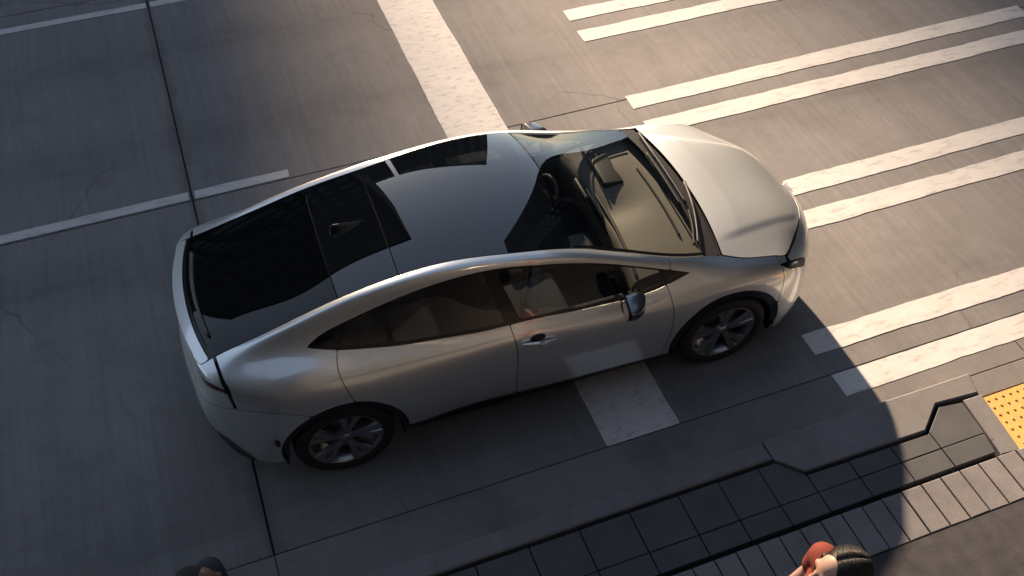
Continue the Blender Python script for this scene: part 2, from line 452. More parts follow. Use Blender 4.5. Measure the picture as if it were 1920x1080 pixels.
course = empty('paver_course', (0, 0, 0)); tag(course, 'row of pale rectangular pavers edging the dark footway', 'paving')
x = -6.2
k = 0
while x < 4.0:
    w = 0.1535
    dz = random.uniform(-0.003, 0.003)
    prism('paver', [(x + 0.005 + 0.0, -2.66), (x + w - 0.005, -2.66 + random.uniform(-.003, .003)), (x + w - 0.005, -2.343), (x + 0.005, -2.343 + random.uniform(-.002, .002))], 0.03, 0.10 + dz, M['brick'], course, bevel=0.005)
    x += w; k += 1
walk = prism('footway', rect(-30, 30, -20, -2.668), 0.0, 0.098, M['walk']); tag(walk, kind='structure')

# kerb ramp with tactile pad at the crossing
ramp = empty('kerb_ramp', (0, 0, 0)); tag(ramp, 'concrete kerb ramp at the crossing with the yellow warning pad set in it', 'kerb ramp')
prism('ramp_slab', [(1.612, -1.69), (3.4, -1.69), (3.4, -1.875), (1.572, -1.868)], -0.02, 0.035, M['gutter'], ramp, bevel=0.004)
pad = empty('tactile_pad', (0, 0, 0.04)); tag(pad, 'yellow tactile warning pad with raised domes beside the kerb', 'tactile pad')
prism('pad_plate', [(1.572, -1.882), (2.5, -1.882), (2.5, -2.332), (1.523, -2.332)], -0.005, 0.006, M['yellow'], pad)
bm = bmesh.new()
bmesh.ops.create_cone(bm, cap_ends=True, segments=10, radius1=0.0125, radius2=0.008, depth=0.006)
dome_me = bpy.data.meshes.new('dome'); bm.to_mesh(dome_me); bm.free(); dome_me.materials.append(M['yellow_dome'])
for j in range(7):
    for i in range(15):
        X = 1.612 + 0.063 * i; Y = -1.915 - 0.063 * j
        o = bpy.data.objects.new('dome', dome_me); o.location = (X, Y, 0.009); link(o, pad)

# ------------------------------------------------------------------ buildings beyond the frame (towers match the glass reflections; blocks added to shape light)
M['stone'] = plain('building_stone', (0.20, 0.19, 0.18), 0.85, vary=0.15, vscale=0.4)
M['stone_dark'] = plain('building_dark', (0.05, 0.05, 0.054), 0.8, vary=0.15, vscale=0.3)
M['winglass'] = plain('window_glass', (0.02, 0.025, 0.03), 0.06, coat=0.4)
def tower(name, x0, x1, y0, y1, h, material, label, face, nx, nz):
    t = empty(name, ((x0 + x1) / 2, (y0 + y1) / 2, -0.16)); tag(t, label, 'building', 'buildings around the crossing')
    hx, hy = (x1 - x0) / 2, (y1 - y0) / 2
    prism('wall', rect(-hx, hx, -hy, hy), 0, h, material, t)
    prism('cornice', rect(-hx, hx, -hy - 0.4, hy + 0.4), h + 0.003, h + 0.9, material, t)
    bm = bmesh.new(); add_box(bm, (0, 0, 0), (2 * hx / nx * 0.55, 0.24, (h - 4) / nz * 0.6))
    wm = bpy.data.meshes.new('window'); bm.to_mesh(wm); bm.free(); wm.materials.append(M['winglass'])
    for i in range(nx):
        for k in range(nz):
            o = bpy.data.objects.new('window', wm)
            o.location = (-hx + (i + 0.5) * 2 * hx / nx, face * hy, 3 + (k + 0.5) * (h - 4) / nz)
            link(o, t)
tower('stone_tower', -52, -5.0, 62, 90, 86, M['stone_dark'], 'tall dark tower across the road, beyond the upper left of the picture', -1, 12, 20)
tower('corner_tower', 46, 95, 45, 62, 120, M['stone_dark'], 'tall dark tower beyond the far side of the crossing', -1, 10, 14)
tower('street_sky_blocker', -13, 30, -30, -13, 17, M['stone_dark'], 'unseen dark block behind the viewer, added to cut the sky light', 1, 12, 5)  # added to block sky light from behind the viewer
tower('corner_sky_blocker', -60, -14, -30, -5, 48, M['stone_dark'], 'unseen dark block behind the car, added to darken the lower left road', 1, 10, 7)  # put in to deepen the shade on the lower-left road
# far blocks added to narrow the low sun to a beam across the crossing
GAPC = 1.45 + 200 * math.tan(SUN_AZ)
tower('sunbeam_blocker', -110, GAPC - 1.9, 200, 207, 132, M['stone_dark'], 'unseen distant block added left of the gap that shapes the sunbeam', -1, 14, 16)
tower('sunbeam_blocker', GAPC + 1.9, 84, 200, 207, 132, M['stone_dark'], 'unseen distant block added right of the gap that shapes the sunbeam', -1, 10, 16)
tower('crossing_sky_blocker', 38, 70, -40, 28, 66, M['stone_dark'], 'unseen dark block beyond the crossing, added to cut the sky light', 1, 6, 8)  # unseen blocker for the low sky ahead of the car
# ------------------------------------------------------------------ the car: one smooth side surface + top surfaces, cut into panels
PV = np.array([-1.375, 0.0, 0.0])
car = empty('silver_car', (-1.375, 0, 0), -0.019079)
tag(car, 'silver metallic hatchback with dark glass roof standing across the stop line', 'car')

def nspline(t, P, ts):
    t = np.asarray(t, float); P = np.asarray(P, float); ts = np.asarray(ts, float); n = len(t); h = np.diff(t)
    A = np.zeros((n, n)); B = np.zeros((n,) + P.shape[1:]); A[0, 0] = A[-1, -1] = 1
    for i in range(1, n - 1):
        A[i, i - 1] = h[i - 1]; A[i, i] = 2 * (h[i - 1] + h[i]); A[i, i + 1] = h[i]
        B[i] = 6 * ((P[i + 1] - P[i]) / h[i] - (P[i] - P[i - 1]) / h[i - 1])
    Mm = np.linalg.solve(A, B)
    i = np.clip(np.searchsorted(t, ts, side='right') - 1, 0, n - 2); hh = h[i]; a = (t[i + 1] - ts) / hh; b_ = (ts - t[i]) / hh
    if P.ndim > 1: a = a[..., None]; b_ = b_[..., None]; hh = hh[..., None]
    return a * P[i] + b_ * P[i + 1] + ((a ** 3 - a) * Mm[i] + (b_ ** 3 - b_) * Mm[i + 1]) * hh * hh / 6
def curve(pts):
    """function through (t, value) pairs, held flat outside"""
    pts = sorted(pts); t = [p[0] for p in pts]; v = [p[1] for p in pts]
    return lambda q: nspline(t, v, np.clip(q, t[0], t[-1]))

def row(x, *yz): return [(x,) + p for p in yz]
ST = np.array([
 [(.905,0,.745),(.935,0,.715),(.955,0,.68),(.965,0,.64),(.97,0,.58),(.965,0,.46),(.945,0,.32),(.90,0,.20)],
 [(.870,.22,.765),(.905,.23,.73),(.93,.235,.69),(.942,.24,.645),(.948,.24,.58),(.943,.24,.46),(.923,.235,.32),(.88,.23,.20)],
 [(.774,.408,.80),(.83,.42,.745),(.86,.43,.70),(.875,.44,.65),(.883,.443,.58),(.88,.447,.46),(.86,.443,.32),(.82,.437,.20)],
 [(.608,.596,.83),(.685,.622,.765),(.725,.64,.71),(.743,.65,.655),(.752,.657,.58),(.755,.665,.46),(.742,.66,.32),(.705,.645,.20)],
 [(.459,.742,.865),(.515,.772,.80),(.553,.79,.735),(.58,.802,.67),(.595,.812,.58),(.598,.82,.46),(.59,.815,.32),(.56,.795,.19)],
 [(.341,.758,.90),(.345,.815,.862),(.35,.853,.79),(.355,.868,.705),(.36,.874,.61),(.36,.88,.48),(.36,.875,.33),(.36,.86,.19)],
 row(.07,(.751,.965),(.810,.928),(.855,.857),(.877,.765),(.886,.66),(.89,.50),(.885,.34),(.865,.19)),
 row(-.061,(.717,1.0),(.775,.968),(.832,.90),(.866,.81),(.884,.69),(.89,.52),(.885,.34),(.865,.19)),
 row(-.33,(.706,1.065),(.742,1.035),(.775,.975),(.815,.90),(.862,.79),(.886,.63),(.882,.42),(.866,.22)),
 row(-.8,(.638,1.21),(.685,1.197),(.712,1.14),(.80,.89),(.850,.822),(.883,.66),(.88,.42),(.864,.255)),
 row(-1.115,(.61,1.319),(.658,1.303),(.685,1.245),(.796,.925),(.850,.847),(.885,.68),(.88,.43),(.862,.262)),
 row(-1.5,(.585,1.385),(.632,1.365),(.657,1.31),(.79,.96),(.846,.878),(.885,.70),(.88,.44),(.86,.28)),
 row(-1.9,(.535,1.398),(.585,1.387),(.62,1.325),(.775,.97),(.838,.882),(.885,.71),(.883,.45),(.858,.30)),
 row(-2.22,(.516,1.365),(.567,1.366),(.607,1.285),(.75,.99),(.826,.90),(.888,.72),(.892,.48),(.868,.27)),
 row(-2.6,(.52,1.301),(.566,1.302),(.612,1.21),(.705,1.045),(.81,.94),(.885,.78),(.90,.53),(.88,.255)),
 row(-2.9,(.527,1.22),(.574,1.222),(.627,1.14),(.70,1.06),(.80,.985),(.876,.84),(.898,.58),(.868,.245)),
 row(-3.18,(.535,1.143),(.58,1.138),(.64,1.09),(.71,1.04),(.785,.98),(.845,.87),(.87,.60),(.83,.225)),
 [(-3.40,.54,1.083),(-3.395,.60,1.07),(-3.39,.66,1.045),(-3.385,.71,1.005),(-3.37,.75,.94),(-3.355,.785,.80),(-3.35,.80,.58),(-3.315,.775,.235)],
 [(-3.490,.54,1.055),(-3.492,.56,1.045),(-3.49,.585,1.02),(-3.487,.605,.98),(-3.495,.625,.90),(-3.518,.65,.78),(-3.52,.66,.56),(-3.465,.64,.26)],
 [(-3.522,.42,1.06),(-3.524,.42,1.045),(-3.517,.425,1.0),(-3.515,.43,.96),(-3.53,.44,.88),(-3.573,.45,.76),(-3.58,.45,.55),(-3.51,.44,.28)],
 [(-3.558,.2,1.068),(-3.561,.2,1.05),(-3.545,.2,1.0),(-3.538,.2,.95),(-3.555,.2,.87),(-3.603,.2,.75),(-3.61,.2,.54),(-3.535,.2,.28)],
 [(-3.570,0,1.07),(-3.574,0,1.055),(-3.555,0,1.0),(-3.547,0,.95),(-3.565,0,.87),(-3.613,0,.75),(-3.62,0,.54),(-3.545,0,.28)],
], float)
NS = len(ST)
FLIP = np.array([1, -1, 1.0])
ext = np.concatenate([ST[3:0:-1] * FLIP, ST, ST[-2:-5:-1] * FLIP])
dd = np.r_[0, np.cumsum(np.linalg.norm(np.diff(ext[:, 4], axis=0), axis=1) ** .8)]
T0, T1 = dd[3], dd[2 + NS]
def rows_at(ts): return np.stack([nspline(dd, ext[:, k], ts) for k in range(8)], 1)
NT, NV = 430, 112
rowsB = rows_at(np.linspace(T0, T1, NT))
GB = np.empty((NT, NV, 3)); vv = np.linspace(0, 7, NV)
for i in range(NT):
    c = np.r_[0, np.cumsum(np.linalg.norm(np.diff(rowsB[i], axis=0), axis=1) ** .6)]
    GB[i] = nspline(c, rowsB[i], np.interp(vv, np.arange(8), c))
def grid_normals(G, flip=1.0):
    n = np.cross(np.gradient(G, axis=1), np.gradient(G, axis=0))
    return flip * n / (np.linalg.norm(n, axis=-1, keepdims=True) + 1e-12)
NB = grid_normals(GB)
# make the centre line of nose and tail symmetric
for e in (0, -1):
    NB[e, :, 1] = 0; NB[e] /= np.linalg.norm(NB[e], axis=-1, keepdims=True)
BX, BY, BZ = GB[..., 0], GB[..., 1], GB[..., 2]
BV = np.broadcast_to(vv, BX.shape)
BT = np.broadcast_to(np.linspace(0, 1, NT)[:, None], BX.shape)
stT = (dd[3:3 + NS] - T0) / (T1 - T0)

def clip(G, Nn, g):
    """keep the part of a grid surface where g<0: verts, normals, faces"""
    nt_, nv_ = g.shape
    ins = g < 0
    V, Nv, idx, F = [], [], {}, []
    gf = g.ravel(); Gf = G.reshape(-1, 3); Nf = Nn.reshape(-1, 3)
    def vert(a):
        if a not in idx: idx[a] = len(V); V.append(Gf[a]); Nv.append(Nf[a])
        return idx[a]
    def cut(a, b_):
        k = (min(a, b_), max(a, b_))
        if k not in idx:
            f = gf[a] / (gf[a] - gf[b_]); f = min(max(f, 0.02), 0.98)
            idx[k] = len(V); V.append(Gf[a] + f * (Gf[b_] - Gf[a])); n = Nf[a] + f * (Nf[b_] - Nf[a]); Nv.append(n / np.linalg.norm(n))
        return idx[k]
    anyin = ins[:-1, :-1] | ins[1:, :-1] | ins[:-1, 1:] | ins[1:, 1:]
    for i, j in zip(*np.nonzero(anyin)):
        q = (i * nv_ + j, i * nv_ + j + 1, (i + 1) * nv_ + j + 1, (i + 1) * nv_ + j)
        poly = []
        for a, b_ in zip(q, q[1:] + q[:1]):
            if gf[a] < 0: poly.append(vert(a))
            if (gf[a] < 0) != (gf[b_] < 0): poly.append(cut(a, b_))
        if len(poly) >= 3: F.append(tuple(poly))
    return np.array(V), np.array(Nv), F

def with_lip(V, Nv, F, depth):
    """fold the free edges of a panel inward so it has thickness"""
    from collections import Counter
    cnt = Counter(); dirn = {}
    for f in F:
        for a, b_ in zip(f, f[1:] + f[:1]):
            k = (min(a, b_), max(a, b_)); cnt[k] += 1; dirn[k] = (a, b_)
    V2, N2, F2 = list(V), list(Nv), list(F)
    for k, c in cnt.items():
        if c != 1: continue
        a, b_ = dirn[k]
        e = V[b_] - V[a]; n = np.cross(e, Nv[a]); n = n / (np.linalg.norm(n) + 1e-9)
        s = len(V2)
        V2 += [V[a], V[b_], V[b_] - Nv[b_] * depth, V[a] - Nv[a] * depth]
        N2 += [n] * 4
        F2.append((s + 1, s, s + 3, s + 2))
    return np.array(V2), np.array(N2), F2

def panel_mesh(G, Nn, g, lip=0.012, offset=0.0):
    V, Nv, F = clip(G + Nn * offset if offset else G, Nn, g)
    if len(F) == 0: return None
    if lip: V, Nv, F = with_lip(V, Nv, F, lip)
    return V, Nv, F
def put(name, data, material, parent=None, side=1):
    V, Nv, F = data
    if side < 0:
        V = V * FLIP; Nv = Nv * FLIP; F = [tuple(reversed(f)) for f in F]
    return from_data(name, V - PV, F, material, parent or car, normals=Nv)
def both(data):
    V, Nv, F = data
    return np.concatenate([V, V * FLIP]), np.concatenate([Nv, Nv * FLIP]), F + [tuple(len(V) + a for a in reversed(f)) for f in F]
# orientation: faces in grid order may point inward; test once and flip if needed
_p = GB[200, 60]; _fn = np.cross(GB[200, 61] - _p, GB[201, 60] - _p)
if _fn.dot(NB[200, 60]) < 0: pass

# ---- feature curves, in car coordinates
zbelt = curve([(-2.86, 1.096), (-2.78, 1.074), (-2.68, 1.050), (-2.52, 1.022), (-2.357, .998), (-2.022, .973), (-1.791, .961), (-1.511, .957), (-1.176, .932), (-.777, .902), (-.623, .909), (-.50, .929), (-.39, .957), (-.30, .981)])
zdtop = curve([(-2.86, 1.096), (-2.76, 1.145), (-2.592, 1.193), (-2.354, 1.251), (-2.094, 1.303), (-1.80, 1.338), (-1.598, 1.338), (-1.407, 1.315), (-1.072, 1.246), (-.819, 1.164), (-.55, 1.064), (-.405, 1.012), (-.30, .975)])
xdf = curve([(.20, -.49), (.45, -.455), (.621, -.445), (.747, -.448), (.824, -.461), (.911, -.479), (1.049, -.524), (1.2, -.57)])
xdm = curve([(.20, -1.573), (.35, -1.573), (.563, -1.573), (.719, -1.568), (.851, -1.576), (.958, -1.594), (1.12, -1.615), (1.36, -1.66)])
xdr = curve([(.20, -2.50), (.60, -2.60), (.751, -2.652), (.904, -2.696), (.956, -2.705), (1.002, -2.701), (1.05, -2.680), (1.2, -2.59), (1.36, -2.5)])
zrb = curve([(-3.63, .80), (-3.55, .815), (-3.45, .832), (-3.357, .841), (-3.18, .826), (-3.05, .785), (-2.95, .732), (-2.80, .64)])
xfb = curve([(.20, .44), (.56, .40), (.80, .40), (.90, .36)])
GAP = 0.0028
rF = np.hypot(BX - 0.0, BZ - .335); rR = np.hypot(BX + 2.75, BZ - .335)
archF = np.where((BV > 2.2) & (BY > .6), .432 - rF, -1.0)      # >0 inside the arch
archR = np.where((BV > 2.2) & (BY > .6), .418 - rR, -1.0)
arch = np.maximum(archF, archR)
gD = np.maximum.reduce([BZ - zdtop(BX), zbelt(BX) - BZ, BX + .305, -2.85 - BX, BV - 5, 0.5 - BV])      # <0 inside the window band
fwd_of = lambda f, g=GAP: f(BZ) + g - BX          # <0 : ahead of the line
aft_of = lambda f, g=GAP: BX - f(BZ) + g          # <0 : behind the line
mx = lambda *a: np.maximum.reduce([np.broadcast_to(q, BX.shape) for q in a])
sideonly = mx(BX - .62, -3.40 - BX, .45 - BY)
low = BV - 6.78                                    # above the sill
# headlamp: dark hooked lens below the hood corner, with the thin slit running up the hood edge
def seg_dist(P, Q, ra, rb):
    """distance of the surface points to the segment P-Q minus a radius that tapers from ra to rb"""
    P = np.array(P); Q = np.array(Q); d = Q - P
    t = np.clip(((GB - P) @ d) / d.dot(d), 0, 1)
    return np.linalg.norm(GB - (P + t[..., None] * d), axis=-1) - (ra + (rb - ra) * t)
lampA = np.minimum.reduce([seg_dist((.315, .80, .865), (.47, .797, .805), .004, .024), seg_dist((.47, .797, .805), (.655, .735, .715), .024, .030),
                           seg_dist((.45, .765, .85), (.47, .79, .81), .012, .022)])
lampB = np.minimum.reduce([seg_dist((.455, .750, .86), (.612, .605, .825), .016, .010), seg_dist((.612, .605, .825), (.776, .415, .795), .010, .003)])
lamp = np.minimum(lampA, lampB)
# tail lamp band across the rear
tail_hi = curve([(-3.62, .985), (-3.52, .985), (-3.47, .995), (-3.40, .985), (-3.34, .93)])
tail_lo = curve([(-3.62, .935), (-3.52, .938), (-3.47, .955), (-3.40, .965), (-3.34, .93)])
rear_t = stT[17] - 0.004
wedge = .0015 + .0025 * np.exp(-((BZ - .99) / .04) ** 2)
gTail = mx(BZ - tail_hi(BX), tail_lo(BX) - BZ, rear_t - BT)
SP = {}
SP['front_fender'] = mx(fwd_of(xdf), np.minimum(aft_of(xfb), .99), arch, low, .006 - lamp, -gD + .004, np.where(BX > -.455, -1, 1), BX - .62, 0.02 - BV)
g_fend = np.maximum.reduce([np.where(BZ < 1.02, fwd_of(xdf), -.455 + GAP - BX), aft_of(xfb), arch, low, .004 - lamp, -gD, 0.03 - BV])
g_side = np.maximum.reduce([np.minimum(aft_of(lambda z: -.455 + 0 * z), 9), -gD, -(BZ - np.where(BX > -2.62, zdtop(BX), -9)), BT - stT[17] + 0.016, arch, low, 0.03 - BV, (zrb(BX) + GAP - BZ)])
# the quarter: behind the rear door
below_win = zbelt(BX) + GAP - BZ
g_q_lower = np.maximum.reduce([aft_of(xdr), arch, low, zrb(BX) + GAP - BZ, BT - stT[17] + wedge + .002, -gD, 0.03 - BV])
g_rail = np.maximum.reduce([BX + .455 + GAP, zdtop(BX) - BZ + .0, -2.9 - BX, 0.03 - BV, BV - 4])
g_quarter = np.minimum(g_q_lower, g_rail)
g_fdoor = np.maximum.reduce([aft_of(xdf), fwd_of(xdm), BZ - zbelt(BX) + .001, low, arch + .004, .45 - BY])
g_rdoor = np.maximum.reduce([aft_of(xdm), fwd_of(xdr), BZ - zbelt(BX) + .001, low, arch + .004, .45 - BY])
g_fbump = np.maximum.reduce([fwd_of(xfb), arch, BV - 6.97, .004 - lamp, 0.06 - BV, .25 - BX])
g_rbump = np.maximum.reduce([BZ - zrb(BX) + GAP, arch, BV - 6.97, BX + 2.80])
g_gate = np.maximum.reduce([stT[17] + .001 - BT, zrb(BX) + GAP - BZ, .003 - gTail, .06 - BV])
g_sill = np.maximum.reduce([6.79 - BV, BX - .40, -2.95 - BX, arch + .01])
panels = {}
for nm, g, mt in (('front_fender', g_fend, 'paint'), ('quarter_panel', g_quarter, 'paint'), ('door', g_fdoor, 'paint'), ('door', g_rdoor, 'paint'), ('sill', g_sill, 'black_plastic')):
    data = panel_mesh(GB, NB, g)
    panels.setdefault(nm, []).append((put(nm, data, M[mt], None, -1), put(nm, data, M[mt], None, 1)))
fb = put('front_bumper', both(panel_mesh(GB, NB, g_fbump)), M['paint'])
rb = put('rear_bumper', both(panel_mesh(GB, NB, g_rbump)), M['paint'])
put('tailgate', both(panel_mesh(GB, NB, g_gate)), M['paint'])
put('tail_lamp', both(panel_mesh(GB, NB, gTail + .002, 0.01, -0.004)), M['taillens'])
# wheel arch lips
for nm_r, r_, ro, bx in (('f', rF, .430, 0.0), ('r', rR, .416, -2.75)):
    g = np.maximum.reduce([r_ - ro, .372 - r_, np.where((BV > 2.2) & (BY > .6), -1., 1.), BV - 6.9, .295 - BZ])
    data = panel_mesh(GB, NB, g, 0.05, -0.005)
    for s in (-1, 1): put('wheel_arch_trim', data, M['black_gloss'], None, s)
# lamps
for s in (-1, 1):
    hl = put('headlight', panel_mesh(GB, NB, lamp + .001, .05, -.004), M['black_gloss'], None, s)
    gg = np.minimum.reduce([seg_dist((.38, .795, .845), (.49, .790, .805), .004, .010), seg_dist((.49, .790, .805), (.62, .745, .745), .010, .007)])
    put('lamp_strip', panel_mesh(GB, NB, gg, .0, .001), M['chrome'], hl, s)
# dark lower grille and reflectors
g_gr = np.maximum.reduce([BZ - .40, .24 - BZ, BY - .50, .5 - BX])
put('lower_grille', both(panel_mesh(GB, NB, g_gr, 0, .003)), M['black_plastic'], fb)
g_rf = np.hypot((BX + 3.170) / .018, (BZ - .50) / .05) - 1
for s in (-1, 1): put('reflector', panel_mesh(GB, NB, np.where(BX < -2.9, g_rf, 1.) , 0.0, .003), M['reflector'], rb, s)
# rear diffuser: dark lower band, and a bright strip standing for the edge highlight
tline = np.interp(BZ, [.24, .45, .69], [stT[17] + .10 * (stT[18] - stT[17]), stT[17] + .62 * (stT[18] - stT[17]), stT[18]])
g_df = np.maximum.reduce([tline - BT, BZ - .66, 6.0 - BV - (BT > stT[18]) * .6])
g_df = np.maximum.reduce([tline - BT, BZ - .50 ])
put('rear_diffuser', both(panel_mesh(GB, NB, g_df, 0.0, .003)), M['black_plastic'], rb)
g_ln = np.maximum.reduce([np.abs(BT - tline) - .0011, BZ - .70, .24 - BZ, stT[16] - BT])
for s in (-1, 1): put('trim_glint_strip', panel_mesh(GB, NB, g_ln, 0.0, .006), M['rim_light'], rb, s)
g_ln = np.maximum.reduce([np.abs(BV - 6.79) - .022, BX + .40, -2.36 - BX, arch + .02])
for s in (-1, 1): put('trim_glint_strip', panel_mesh(GB, NB, g_ln, 0.0, .004), M['rim_light'], panels['sill'][0][0 if s < 0 else 1], s)

# ---- side windows
ln = lambda za, xa, zb_, xb: (lambda z: xa + (xb - xa) * (z - za) / (zb_ - za))
fs1, fs2 = ln(1.163, -.822, .924, -.758), ln(1.163, -.855, .924, -.791)
bp1, bp2 = ln(1.34, -1.648, .97, -1.520), ln(1.337, -1.716, .967, -1.613)
rs1, rs2 = ln(1.251, -2.345, 1.006, -2.335), ln(1.251, -2.375, 1.006, -2.365)
inner = np.maximum.reduce([BZ - zdtop(BX) + .014, zbelt(BX) + .020 - BZ, BX + .33, -2.81 - BX, BV - 5, .5 - BV])
panes = [('quarter_window', np.maximum(inner, fwd_of(xdf, .014)), None),
         ('window', np.maximum.reduce([inner, aft_of(xdf, .014), fwd_of(fs1, .004)]), 0),
         ('window', np.maximum.reduce([inner, aft_of(fs2, .004), fwd_of(bp1, .004)]), 0),
         ('window', np.maximum.reduce([inner, aft_of(bp2, .004), fwd_of(rs1, .004)]), 1),
         ('window', np.maximum.reduce([inner, aft_of(rs2, .004), fwd_of(xdr, .014)]), 1),
         ('quarter_window', np.maximum(inner, aft_of(xdr, .014)), None)]
for nm, g, d in panes:
    data = panel_mesh(GB, NB, g, 0.0, -.004)
    for q, s in enumerate((-1, 1)):
        put(nm, data, M['sideglass'], panels['door'][d][q] if d is not None else car, s)
allp = np.minimum.reduce([p[1] for p in panes])
g_tr = np.maximum(gD, -allp)
data = panel_mesh(GB, NB, g_tr, 0.0, -.002)
for s in (-1, 1): put('window_trim', data, M['black_gloss'], None, s)
# inner black shell behind all shut lines
g_sh = np.maximum.reduce([-gD - .0, arch - .03, BV - 6.99, .25 - BV])
data = panel_mesh(GB, NB, g_sh, 0.0, -.022)
for s in (-1, 1): put('inner_shell', data, M['shell'], None, s)

# ---- top surface: windshield, roof glass, rear window, spoiler (edge = first row)
tt = T0 + (T1 - T0) * np.linspace(stT[7], stT[18], 260)
E = rows_at(tt)[:, 0]
ex = E[:, 0]
bow = curve([(-.061, .068), (-.5, .062), (-1.115, .050), (-1.6, .02), (-2.22, .004), (-2.605, -.008), (-3.0, -.03), (-3.40, -.072), (-3.49, -.080)])
crown = curve([(-.061, .030), (-.5, .056), (-1.115, .060), (-1.6, .045), (-1.9, .037), (-2.22, .034), (-2.605, .032), (-3.0, .030), (-3.40, .022), (-3.49, .014)])
ww = np.linspace(-1, 1, 81)
prof = 1 - np.abs(ww) ** 2.1
GA = np.stack([ex[:, None] + bow(ex)[:, None] * prof, E[:, 1][:, None] * ww[None], E[:, 2][:, None] + crown(ex)[:, None] * prof], -1)
# slight upward kick of the spoiler lip
kick = np.clip((-3.40 - ex) / .09, 0, 1) ** 1.5 * .012
GA[..., 2] += kick[:, None] * prof
NA = grid_normals(GA)
if NA[100, 40, 2] < 0: NA = -NA
AX = np.broadcast_to(ex[:, None], GA.shape[:2]); AY = GA[..., 1]; AW = np.broadcast_to(np.abs(ww), GA.shape[:2])
edge = AW - .992
def fix(data):
    V, Nv, F = data
    f = F[len(F) // 2]; n = np.cross(V[f[1]] - V[f[0]], V[f[2]] - V[f[0]])
    return (V, Nv, F) if n.dot(Nv[f[0]]) > 0 else (V, Nv, [tuple(reversed(q)) for q in F])
def band(xa, xb, g=.004): return np.maximum.reduce([xa + g - AX, AX - xb + g, edge])
glass_lim = -.185
put('windshield', fix(panel_mesh(GA, NA, np.maximum.reduce([band(-1.115, glass_lim), AW - .955]), 0.0)), M['windshield'])
for sgn in (-1, 1): put('windshield_frit', fix(panel_mesh(GA, NA, np.maximum.reduce([band(-1.115, glass_lim), .955 - np.broadcast_to(sgn * ww, AW.shape)]), 0.0)), M['black_gloss'])
put('cowl', fix(panel_mesh(GA, NA, band(glass_lim, -.064), 0.01, -.006)), M['black_plastic'])
put('roof_glass', fix(panel_mesh(GA, NA, band(-2.22, -1.115), 0.006)), M['roofglass'])
rp = put('rear_roof_panel', fix(panel_mesh(GA, NA, band(-2.605, -2.22), 0.006)), M['roofglass'])
put('rear_window', fix(panel_mesh(GA, NA, band(-3.405, -2.605), 0.006)), M['rearglass'])
spl = put('spoiler', fix(panel_mesh(GA, NA, band(-3.50, -3.425), 0.02)), M['paint'])
put('spoiler_seal', fix(panel_mesh(GA, NA, band(-3.425, -3.405, .001), 0.0, -.004)), M['black_gloss'])
# dark lining under the opaque glass
put('roof_lining', fix(panel_mesh(GA, NA, np.maximum.reduce([-3.39 - AX, AX + 1.16, AW - .97, np.where((AX < -1.3) & (AX > -2.15) & (AW < .72), 1., -1.)]), 0.0, -.03)), M['seat_dark'])

# ---- hood: blended patch between cowl, fender lines and nose edge
nu, nvv = 90, 91
tS = T0 + (T1 - T0) * np.linspace(stT[7], stT[4], nu); side = rows_at(tS)[:, 0]            # cowl -> corner
tF = T0 + (T1 - T0) * np.linspace(stT[4], stT[0], (nvv + 1) // 2); fr = rows_at(tF)[:, 0]   # corner -> nose
# resample front by y fraction
wv = np.linspace(-1, 1, nvv)
yf = fr[:, 1] / fr[0, 1]
order = np.argsort(yf)
fx = np.interp(np.abs(wv), yf[order], fr[order, 0]); fz = np.interp(np.abs(wv), yf[order], fr[order, 2])
front = np.stack([fx, wv * fr[0, 1], fz], -1)
k = 1 - np.abs(wv) ** 2.1
rear = np.stack([side[0, 0] + .068 * k + .012, wv * side[0, 1], side[0, 2] + .030 * k], -1)
uu = np.linspace(0, 1, nu)[:, None]
R_ = side[:, None, :] * FLIP; Lf = side[:, None, :]
a = (wv[None, :, None] + 1) / 2
Q = (1 - uu[..., None]) * rear[None] + uu[..., None] * front[None] + (1 - a) * R_ + a * Lf
Q -= (1 - uu[..., None]) * ((1 - a) * (side[0] * FLIP) + a * side[0]) + uu[..., None] * ((1 - a) * (side[-1] * FLIP) + a * side[-1])
GH = Q
bump_h = 4 * uu * (1 - uu)
GH[..., 2] += .034 * bump_h * (1 - np.abs(wv)[None] ** 2)
yc = np.interp(GH[..., 0], [-.1, .0, .77, 1], [.63, .62, .43, .36])
sm = np.clip((yc - np.abs(GH[..., 1])) / .07, 0, 1); sm = sm * sm * (3 - 2 * sm)
GH[..., 2] += .009 * sm * np.clip(uu / .25, 0, 1) * np.clip((1 - uu) / .12, 0, 1)
NH = grid_normals(GH)
if NH[40, 45, 2] < 0: NH = -NH
HU = np.broadcast_to(uu, GH.shape[:2]); HW = np.broadcast_to(np.abs(wv), GH.shape[:2])
hood = put('hood', fix(panel_mesh(GH, NH, np.maximum.reduce([.004 - HU, HU - .996, HW - .995]), 0.015)), M['paint'])
V_, N_, F_ = fix(panel_mesh(GH, NH, np.maximum(.0 - HU + .0, HW - 2), 0.0, -.03)); put('hood_liner', (V_, N_, F_), M['shell'])

# emblem at the nose: three interlocked rings
def ring(c, n, xdir, ra, rb_, r=.0028, seg=28):
    c = np.array(c); n = np.array(n) / np.linalg.norm(n); xd = np.array(xdir, float); xd -= n * xd.dot(n); xd /= np.linalg.norm(xd); yd = np.cross(n, xd)
    return tube_mesh([c + xd * ra * math.cos(2 * math.pi * q / seg) + yd * rb_ * math.sin(2 * math.pi * q / seg) for q in range(seg)], r, 6, True)
pe = np.array([.938, 0, .713]); ne = np.array([.80, 0, .60])
vs, fs = [], []
for dz_, ra, rb_ in ((0, .058, .040), (.012, .034, .016), (-.004, .016, .036)):
    up_ = np.array([-.60, 0, .80])
    v_, f_ = ring(pe + ne * .006 + up_ * dz_, ne, (0, 1, 0), ra, rb_)
    fs += [tuple(len(vs) + q for q in ff) for ff in f_]; vs += [np.array(v) - PV for v in v_]
from_data('emblem', vs, fs, M['chrome'], car, smooth=True)

